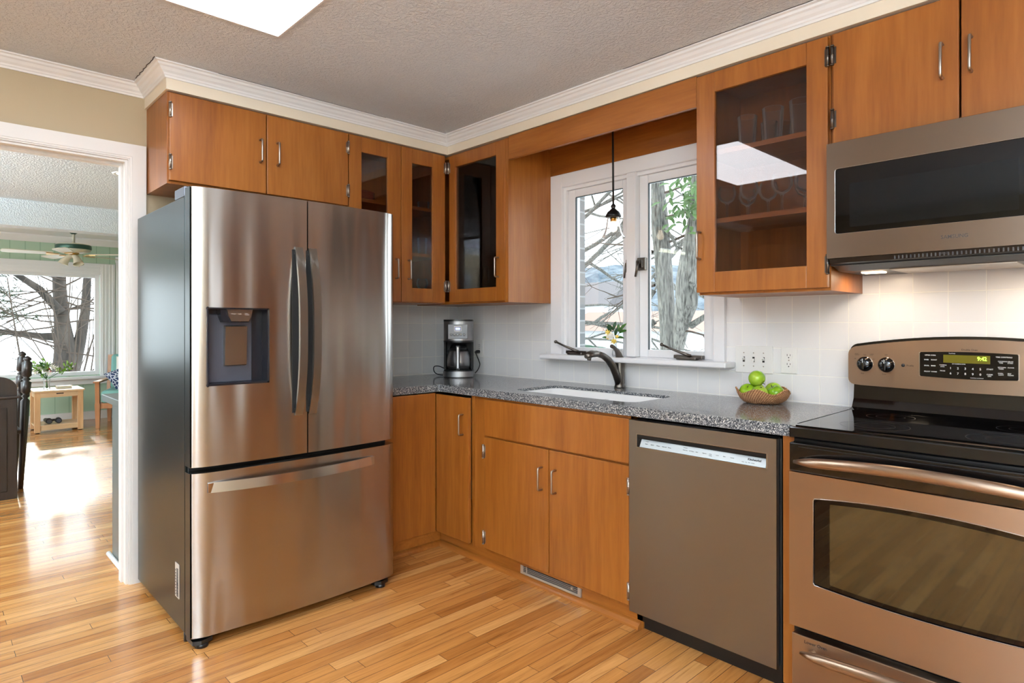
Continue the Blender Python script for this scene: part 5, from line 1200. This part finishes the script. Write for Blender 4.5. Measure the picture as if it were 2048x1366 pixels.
for y in (.03, .60):
    MB().prism([(-.06, .30), (-.002, .30), (.005, .42), (.012, .55), (-.045, .55), (-.05, .42)], 'y', y-.022, y+.022, AC).build('arm_post', 'arm_wood', acw)
    MB().box(-.70, .045, y-.035, y+.035, .55, .572, .006, AC).build('armrest', 'arm_wood', acw)
    MB().box(-.62, -.055, y-.015, y+.015, .235, .30, .002, AC).build('side_rail', 'arm_wood', acw)
MB().box(-.045, -.02, .055, .575, .235, .30, .002, AC).build('front_rail', 'arm_wood', acw)
o = MB(); o.prism([(-.64, .25), (-.60, .25), (-.70, .86), (-.735, .86)], 'y', .0, .04, AC); o.prism([(-.64, .25), (-.60, .25), (-.70, .86), (-.735, .86)], 'y', .59, .63, AC); o.box(-.735, -.70, .04, .59, .80, .86, 0, AC); o.build('back_frame', 'arm_wood', acw)
MB().box(-.60, .0, .062, .568, .302, .452, .04, AC, seg=4).build('seat_cushion', 'teal', acw)
MB().box(-.14, .0, .05, .58, .0, .45, .045, AC @ Matrix.Translation((-.54, 0, .43)) @ Matrix.Rotation(math.radians(-9), 4, 'Y'), seg=4).build('back_cushion', 'teal', acw)
def pillow(nm, mt, w_, h_, th, m_, label):
    t = bmesh.new(); n = 14; G = {}
    for s_ in (1, -1):
        for i in range(n+1):
            for j in range(n+1):
                u, v = -1+2*i/n, -1+2*j/n; e = (1-u**4)*(1-v**4)
                G[s_, i, j] = t.verts.new((s_*th/2*max(e, 0)**.5, u*w_/2*(1-.06*(1-v*v)), v*h_/2*(1-.06*(1-u*u))))
        for i in range(n):
            for j in range(n): t.faces.new((G[s_, i, j], G[s_, i+1, j], G[s_, i+1, j+1], G[s_, i, j+1])).smooth = True
    bmesh.ops.remove_doubles(t, verts=t.verts, dist=1e-5); o = MB(); o.merge(t, mt); ob = o.build(nm, m_); ob['label'] = label; ob['category'] = 'cushion'; return ob
pillow('throw_pillow', AC @ Matrix.Translation((-.30, .28, .595)) @ Matrix.Rotation(math.radians(-38), 4, 'Y') @ Matrix.Rotation(math.radians(18), 4, 'Z') @ Matrix.Rotation(math.radians(38), 4, 'X'), .40, .30, .12, 'navy', 'navy and white patterned throw pillow lying on the teal armchair')
pillow('throw_pillow', AC @ Matrix.Translation((-.47, .26, .70)) @ Matrix.Rotation(math.radians(-14), 4, 'Y'), .26, .30, .07, 'petal_w', 'pale cushion leaning on the teal armchair back behind the patterned pillow')
# ceiling fan
FC = Vector((-5.42, -1.44, 0))
fn = thing('ceiling_fan', (FC.x, FC.y, 2.38), 'white and green ceiling fan hanging before the living room window', 'ceiling fan')
FCx, FCy = FC.x, FC.y
MB().lathe([(0, 2.379), (.055, 2.379), (.05, 2.345), (.02, 2.318), (0, 2.318)], (FCx, FCy, 0), 28).build('canopy', 'fan_green', fn)
MB().cyl((FCx, FCy, 2.33), (FCx, FCy, 2.20), .016, n=14).build('downrod', 'fan_white', fn)
MB().lathe([(0, 2.21), (.10, 2.208), (.165, 2.198), (.178, 2.188)], (FCx, FCy, 0), 40).build('motor_cap', 'fan_white', fn)
o = MB(); o.lathe([(.178, 2.188), (.18, 2.18), (.18, 2.145), (.176, 2.138)], (FCx, FCy, 0), 40, caps=False); o.build('motor_band', 'fan_green', fn)
MB().lathe([(.176, 2.140), (.165, 2.118), (.10, 2.098), (0, 2.096)], (FCx, FCy, 0), 40).build('motor_bottom', 'fan_white', fn)
MB().lathe([(.055, 2.098), (.06, 2.088), (.04, 2.075), (0, 2.072)], (FCx, FCy, 0), 24).build('light_ring', 'brass', fn)
for k in range(5):
    a = math.radians(-92+72*k); mt = Matrix.Translation((FCx, FCy, 2.082)) @ Matrix.Rotation(a, 4, 'Z') @ Matrix.Rotation(math.radians(9), 4, 'X')
    bl_ = MB().prism([(.20, -.055), (.60, -.072), (.655, -.06), (.668, 0), (.655, .06), (.60, .072), (.20, .055)], 'z', -.004, .004, mt).build('blade', 'fan_white', fn)
    MB().prism([(.14, -.014), (.19, -.03), (.26, -.035), (.26, .035), (.19, .03), (.14, .014)], 'z', -.012, -.0045, mt).build('blade_bracket', 'brass', bl_)
for k in range(3):
    a = math.radians(20+120*k); d = Vector((math.cos(a), math.sin(a), 0)); c = Vector((FCx, FCy, 2.065))
    MB().tube([c, c+d*.05+Vector((0, 0, -.02)), c+d*.09+Vector((0, 0, -.075)), c+d*.10+Vector((0, 0, -.10))], [.02, .03, .045, .055], 18, cap=False).build('lamp_shade', 'fan_white', fn)
MB().cyl((FCx+.03, FCy+.05, 2.07), (FCx+.03, FCy+.05, 1.93), .0015, n=6).build('pull_chain', 'brass', fn)
# sideboard
sb = thing('sideboard', (-2.4, -2.75, 0), 'dark carved wood sideboard with arched back at the left edge of the doorway', 'sideboard')
MB().box(-2.53, -2.255, -3.4, -2.243, .0, .722, .004).build('body', 'dark_wood', sb)
o = MB(); o.box(-2.55, -2.235, -3.42, -2.222, .722, .742, .007, seg=3); o.build('top', 'dark_wood', sb)
ya = -2.243; pts = [(ya, .742), (ya, .80)]+[(ya-.11+.11*math.cos(math.radians(a)), .79+.09*math.sin(math.radians(a))) for a in range(10, 91, 10)]+[(ya-.115, .89), (ya-.13, .905), (ya-.22, .94), (ya-.40, .955), (-3.38, .955), (-3.38, .742)]
MB().prism(pts, 'x', -2.32, -2.27).build('arched_back', 'dark_wood', sb)
o = MB(); 
for (y0, y1) in ((-2.80, -2.30), (-3.36, -2.86)): o.box(-2.2555, -2.248, y0, y1, .06, .66, .004)
o.build('door_panel', 'dark_wood', sb)
# turned-post chair
ch = thing('dining_chair', (-2.85, -2.16, 0), 'dark wooden chair with tall turned posts standing behind the sideboard', 'chair')
def post(p0, p1, nm='back_post'):
    p0, p1 = Vector(p0), Vector(p1); mb = MB(); pts = []; rs = []
    prof = [(0, .017), (.18, .020), (.35, .024), (.45, .026), (.50, .028), (.66, .029), (.68, .014), (.695, .028), (.71, .014), (.725, .030), (.80, .033), (.81, .016), (.822, .030), (.835, .016), (.85, .032), (.95, .032), (.962, .018), (.972, .028), (.985, .024), (1.0, .004)]
    for t_, r in prof: pts.append(p0.lerp(p1, t_)); rs.append(r)
    mb.tube(pts, rs, 14); mb.build(nm, 'dark_wood', ch)
post((-2.58, -2.195, 0), (-2.60, -2.150, 1.012)); post((-3.02, -2.195, 0), (-3.02, -2.142, 1.035))
o = MB()
for z in (.55, .70, .85): o.box(-3.0, -2.62, -2.180+(z*.045), -2.166+(z*.045), z, z+.05, .004)
o.build('back_slat', 'dark_wood', ch); MB().box(-3.03, -2.57, -2.60, -2.19, .42, .45, .006).build('seat', 'dark_wood', ch)
for x in (-2.97, -2.66): MB().cyl((x, -2.56, 0), (x, -2.56, .42), .018, .02, 12).build('leg', 'dark_wood', ch)
# living-room window
w2 = MB(); cx = FX+.022
for (y0, y1, z0, z1) in ((GY1-.01, GY1+.16, GZ0-.02, GZ1+.14), (GY0-.16, GY0+.01, GZ0-.02, GZ1+.14), (GY0+.01, GY1-.01, GZ1-.01, GZ1+.14)): w2.box(FX-.02, cx, y0, y1, z0, z1, .003)
for k in range(4): w2.box(cx, cx+.008, GY1+.01+k*.04, GY1+.022+k*.04, GZ0, GZ1+.13)
for k in range(3): w2.box(cx, cx+.008, GY0, GY1, GZ1+.02+k*.04, GZ1+.032+k*.04)
for (y0, y1, z0, z1) in ((GY1-.06, GY1-.01, GZ0, GZ1), (GY0, GY0+.06, GZ0, GZ1), (GY0+.06, GY1-.06, GZ0-.0, GZ0+.05), (GY0+.06, GY1-.06, GZ1-.05, GZ1), (-2.70, -2.63, GZ0+.05, GZ1-.05)): w2.box(FX-.10, FX-.04, y0, y1, z0, z1, .003)
w2o = struct(w2, 'window_2', 'white_sat')
sl = MB(); sl.box(FX-.03, FX+.10, GY0-.2, GY1+.2, GZ0-.045, GZ0-.01, .006); sl.box(FX, FX+.03, GY0-.16, GY1+.18, GZ0-.115, GZ0-.045, .004); sl.build('window_sill', 'white_sat', w2o)
MB().box(FX-.075, FX-.070, GY0+.02, GY1-.03, GZ0+.02, GZ1-.02).build('window_pane', 'pane', w2o)
o = MB()
for k in range(7): o.box(FX+.001, FX+.03, GY1+.17+k*.042, GY1+.195+k*.042, .60, 2.10, .004)
o.box(FX+.001, FX+.05, GY1+.165, GY1+.48, .53, .58, .004); o.box(FX+.001, FX+.035, GY1+.165, GY1+.48, 2.09, 2.17, .004)
struct(o, 'trim_5', 'white_sat')

# ================================================================== OUTSIDE
struct(MB().box(-90, 60, .5, 120, -1.7, -1.5), 'ground_garden', 'ground')
struct(MB().box(-140, -6.9, -80, .4, -1.1, -.9), 'ground_shore', 'ground')
# brick return of the house outside the left pane
struct(MB().box(.30, .955, .125, .26, -1.5, 2.9), 'wall_brick', 'brick')
def branch(mb, p, d, L, r, depth, rng, n=6, droop=0.0, spread=.55, kink=.25):
    pts = [p.copy()]; rs = [r]; segs = 5; q = p.copy(); dd = d.normalized()
    for i in range(segs):
        dd = (dd+Vector((rng.uniform(-1, 1), rng.uniform(-1, 1), rng.uniform(-1, 1)-droop))*kink*.5).normalized(); q = q+dd*(L/segs); pts.append(q.copy()); rs.append(r*(1-.6*(i+1)/segs))
    mb.tube(pts, rs, n, cap=False)
    if depth > 0:
        for k in range(rng.choice((2, 3, 3))):
            i = rng.randint(2, segs); nd_ = (dd+Vector((rng.uniform(-1, 1), rng.uniform(-1, 1), rng.uniform(-1, 1)))*spread*1.6).normalized()
            branch(mb, pts[i], nd_, L*rng.uniform(.5, .8), rs[i]*.75, depth-1, rng, max(4, n-1), droop, spread, kink)
# big grey tree just outside the kitchen window
rng = random.Random(5)
tr = thing('tree', (.45, 2.0, -1.5), 'big grey forked tree right outside the kitchen window', 'tree')
mb = MB()
mb.tube([(.50, 2.02, -1.5), (.48, 2.02, .4), (.457, 2.02, 1.02), (.44, 2.02, 1.25), (.415, 2.02, 1.55), (.39, 2.02, 1.85), (.345, 2.02, 2.25), (.30, 2.02, 2.6), (.28, 2.05, 3.2)], [.2, .13, .082, .074, .072, .076, .078, .078, .07], 20)
mb.tube([(.56, 1.98, -1.5), (.55, 1.98, .6), (.575, 1.97, 1.02), (.615, 1.95, 1.25), (.665, 1.95, 1.42), (.68, 1.95, 1.65), (.72, 1.95, 1.90), (.765, 1.95, 2.2), (.80, 1.95, 3.2)], [.16, .10, .042, .068, .092, .094, .078, .066, .055], 20)
mb.tube([(.60, 1.96, 1.48), (.59, 1.98, 1.65), (.61, 2.0, 1.85), (.66, 2.05, 2.1)], [.045, .036, .03, .024], 12)
mb.tube([(.72, 1.93, 1.24), (.85, 1.88, 1.30), (1.05, 1.85, 1.40), (1.25, 1.82, 1.44)], [.03, .024, .02, .018], 10)
mb.tube([(.72, 1.9, 1.60), (.85, 1.86, 1.50), (1.02, 1.84, 1.40)], [.026, .022, .018], 10)
mb.tube([(.33, 1.98, 1.28), (.24, 1.95, 1.20), (.26, 1.95, 1.15), (.30, 1.95, 1.10)], [.03, .016, .013, .006], 8); mb.tube([(.33, 1.98, 1.52), (.28, 1.95, 1.56), (.22, 1.95, 1.62), (.12, 1.95, 1.62)], [.03, .02, .014, .01], 8)
mb.tube([(.42, 2.0, 2.1), (.50, 2.0, 2.0), (.54, 2.0, 1.92), (.6, 2., 1.9)], [.02, .016, .012, .01], 8)
mb.build('trunk', 'bark', tr)
mb = MB(); rg2 = random.Random(21)
for (p, d, L, r) in (((.36, 2.0, 1.95), (1, .2, .25), .7, .014), ((.30, 2.0, 2.4), (1, .3, .3), .7, .012), ((.7, 1.95, 2.2), (-1, .3, .2), .6, .012), ((.33, 1.98, 1.6), (-1, .2, -.2), .6, .014), ((.3, 2.0, 1.9), (-1, .2, .3), .8, .016), ((.6, 1.95, 1.2), (1, 0, -.2), .6, .010)):
    branch(mb, Vector(p), Vector(d), L, r, 2, rg2, 6, .1)
mb.build('twigs', 'twig', tr)
mb = MB(); rl = random.Random(4)
for k in range(150):
    c = Vector((.80, 1.75, 2.28))+Vector((rl.gauss(0, .13), rl.gauss(0, .10), rl.gauss(0, .13))); d = Vector((rl.uniform(-1, 1), rl.uniform(-1, 1), rl.uniform(-1.3, .3))).normalized(); leaf(mb, c, c+d*rl.uniform(.07, .12), .016)
mb.build('evergreen_leaves', 'leaf_out', tr)
# branches of a farther bare tree across the left pane
t2 = thing('tree', (-3.2, 6.0, -1.5), 'bare branching tree seen through the left kitchen window pane', 'tree')
mb = MB(); rg3 = random.Random(8)
mb.tube([(-4.9, 6.0, -1.5), (-4.8, 6.0, .5), (-4.7, 6.0, 2.2), (-4.5, 6.0, 3.6)], [.22, .17, .13, .08], 12)
for (p, d, L, r) in (((-4.7, 6, 1.3), (1, 0, .12), 2.6, .055), ((-4.7, 6, 1.9), (1, 0, .35), 2.8, .06), ((-4.7, 6, 2.3), (1, -.1, .5), 2.8, .05), ((-4.75, 6, 1.6), (1, .1, -.05), 2.4, .03), ((-4.6, 6, 2.8), (1, 0, .3), 2.6, .045), ((-4.7, 6, 1.0), (1, 0, .0), 2.4, .03), ((-4.6, 6, 3.2), (1, 0, .1), 2.5, .035),
                     ((-1.0, 6, 3.1), (-1, 0, -.35), 2.4, .05), ((-1.2, 6, 1.7), (-1, 0, .05), 1.8, .035), ((-1.0, 6, 3.4), (-1, .0, -.6), 2.2, .03)):
    branch(mb, Vector(p), Vector(d), L, r, 3, rg3, 6, .0, .5, .3)
mb.build('branches', 'bark', t2)
# houses, hill, fence, hedge
hs = thing('house', (-19, 27, -1.5), 'distant house with low tan roof seen through the kitchen window', 'house')
MB().box(-23.2, -10.5, 27.5, 34, -1.5, .9).build('walls', 'house', hs)
MB().prism([(26.9, .85), (34.6, .85), (31, 2.05), (30.2, 2.05)], 'x', -23.6, -10.0).build('roof', 'roof', hs)
o = MB(); o.box(-15.5, -14.0, 27.44, 27.5, -1.4, .35); o.box(-13.6, -12.2, 27.44, 27.5, -.2, .6); o.build('window', 'white', hs)
hs = thing('house', (-34, 42, -1.5), 'second distant house with grey roof higher up behind the bare branches', 'house')
MB().box(-36, -30.2, 41, 46, -1.5, 3.0).build('walls', 'house', hs); MB().prism([(40.4, 2.9), (46.6, 2.9), (43.5, 5.2)], 'x', -36.5, -29.8).build('roof', 'roof_grey', hs)
t = bmesh.new(); gx, gy = 70, 16; rows = []
for i in range(gx+1):
    row = []
    for j in range(gy+1):
        x = -110+150*i/gx; y = 62+40*j/gy; h_ = (3.5+8.5*min(1, max(0, (-x-18)/30)))*math.sin(PI*min(1, j/gy*1.15))**.7+1.0*noise.noise(Vector((x*.25, y*.2, 0)))+.9*noise.noise(Vector((x*.9, y*.9, 3)))
        row.append(t.verts.new((x, y, -1.6+max(0, h_)*1.0)))
    rows.append(row)
for i in range(gx):
    for j in range(gy): t.faces.new((rows[i][j], rows[i+1][j], rows[i+1][j+1], rows[i][j+1]))
o = MB(); o.merge(t); struct(o, 'hill', 'hill')
fe = MB()
for k in range(60): x = -24+k*.22; fe.box(x, x+.09, 22.0, 22.03, -1.5, -.05)
fe.box(-24, -10.8, 22.03, 22.06, -.4, -.3); fe.box(-24, -10.8, 22.03, 22.06, -1.2, -1.1)
o = fe.build('picket_fence', 'fence'); o['label'] = 'white picket fence low behind the left kitchen window pane'; o['category'] = 'fence'
t = bmesh.new(); bmesh.ops.create_icosphere(t, subdivisions=4, radius=1)
for v in t.verts: v.co = Vector((v.co.x*3.4, v.co.y*.8, v.co.z*.75))*(1+.12*noise.noise(v.co*7)); v.co += Vector((-19.3, 23.6, .0-.6))
o = MB(); o.merge(t); ob = o.build('hedge', 'hedge'); ob['label'] = 'clipped green hedge behind the white picket fence'; ob['category'] = 'hedge'
# trees beyond the living room window
tf = thing('tree', (-12.0, -.62, -1), 'large dark forked tree outside the living room window', 'tree')
mb = MB(); rg4 = random.Random(31)
mb.tube([(-12, -.60, -1), (-12, -.58, 0), (-12, -.60, .7), (-12, -.66, 1.3), (-12, -.70, 2.0), (-12, -.75, 3.2)], [.34, .28, .20, .14, .12, .10], 16)
mb.tube([(-12, -.50, .3), (-12, -.36, .9), (-12.1, -.25, 1.5), (-12.2, -.20, 2.2), (-12.3, -.1, 3.2)], [.15, .11, .09, .075, .06], 14)
mb.tube([(-12, -.62, 1.0), (-12, -1.0, 1.02), (-12, -1.6, 1.12), (-12.1, -2.4, 1.3)], [.10, .07, .05, .04], 10)
mb.tube([(-11.8, -.70, 1.5), (-11.8, -1.05, 1.95), (-11.8, -1.5, 2.3)], [.09, .07, .05], 10)
mb.build('trunk', 'bark2', tf)
mb = MB()
for k in range(26):
    z = rg4.uniform(.5, 2.6); s_ = rg4.choice((-1, -1, 1)); branch(mb, Vector((-11.8, -.62, z)), Vector((rg4.uniform(-.3, .5), s_*1.0, rg4.uniform(-.3, .6))), rg4.uniform(1.0, 1.8), .018, 4, rg4, 4, .15, .5, .35)
mb.build('twigs', 'twig', tf)
ts = thing('shrub', (-9.6, -.75, -1), 'bare many-stemmed shrub outside the right side of the living room window', 'shrub')
mb = MB()
for k in range(11):
    y = -.85+rg4.uniform(-.35, .35); branch(mb, Vector((-9.6+rg4.uniform(-.3, .3), y, -1)), Vector((rg4.uniform(-.1, .1), rg4.uniform(-.12, .2), 1)), rg4.uniform(2.2, 3.2), .020, 4, rg4, 4, .0, .45, .30)
mb.build('stems', 'twig', ts)
tp = thing('tree', (-10.6, -1.9, -1), 'green needled pine outside the left part of the living room window', 'tree')
mb = MB(); mb.tube([(-10.6, -3.0, -1), (-10.6, -3.0, 1), (-10.6, -2.95, 3.5)], [.16, .13, .08], 12); nb = MB(); rp = random.Random(2)
for k in range(26):
    z = rp.uniform(.9, 2.7); p = Vector((-10.6, -3.0, z)); d = Vector((rp.uniform(-.4, .4), rp.uniform(.3, 1), rp.uniform(-.1, .3))).normalized(); L = rp.uniform(.9, 1.75)*(1 if z > 1.3 else .8); e = p+d*L
    mb.tube([p, p.lerp(e, .5)+Vector((0, 0, .05)), e], [.03, .02, .008], 6)
    for j in range(90):
        t_ = rp.uniform(.30, 1.08); c = p.lerp(e, t_)+Vector((rp.gauss(0, .07), rp.gauss(0, .07), rp.gauss(0, .06)))
        for q in range(5):
            dd = Vector((rp.uniform(-1, 1), rp.uniform(-1, 1), rp.uniform(-.3, 1))).normalized(); s_ = dd.orthogonal().normalized()*.006; nb.face([c-s_, c+s_, c+dd*.11])
mb.build('trunk', 'bark2', tp); nb.build('needles', 'needle', tp, kind='stuff')
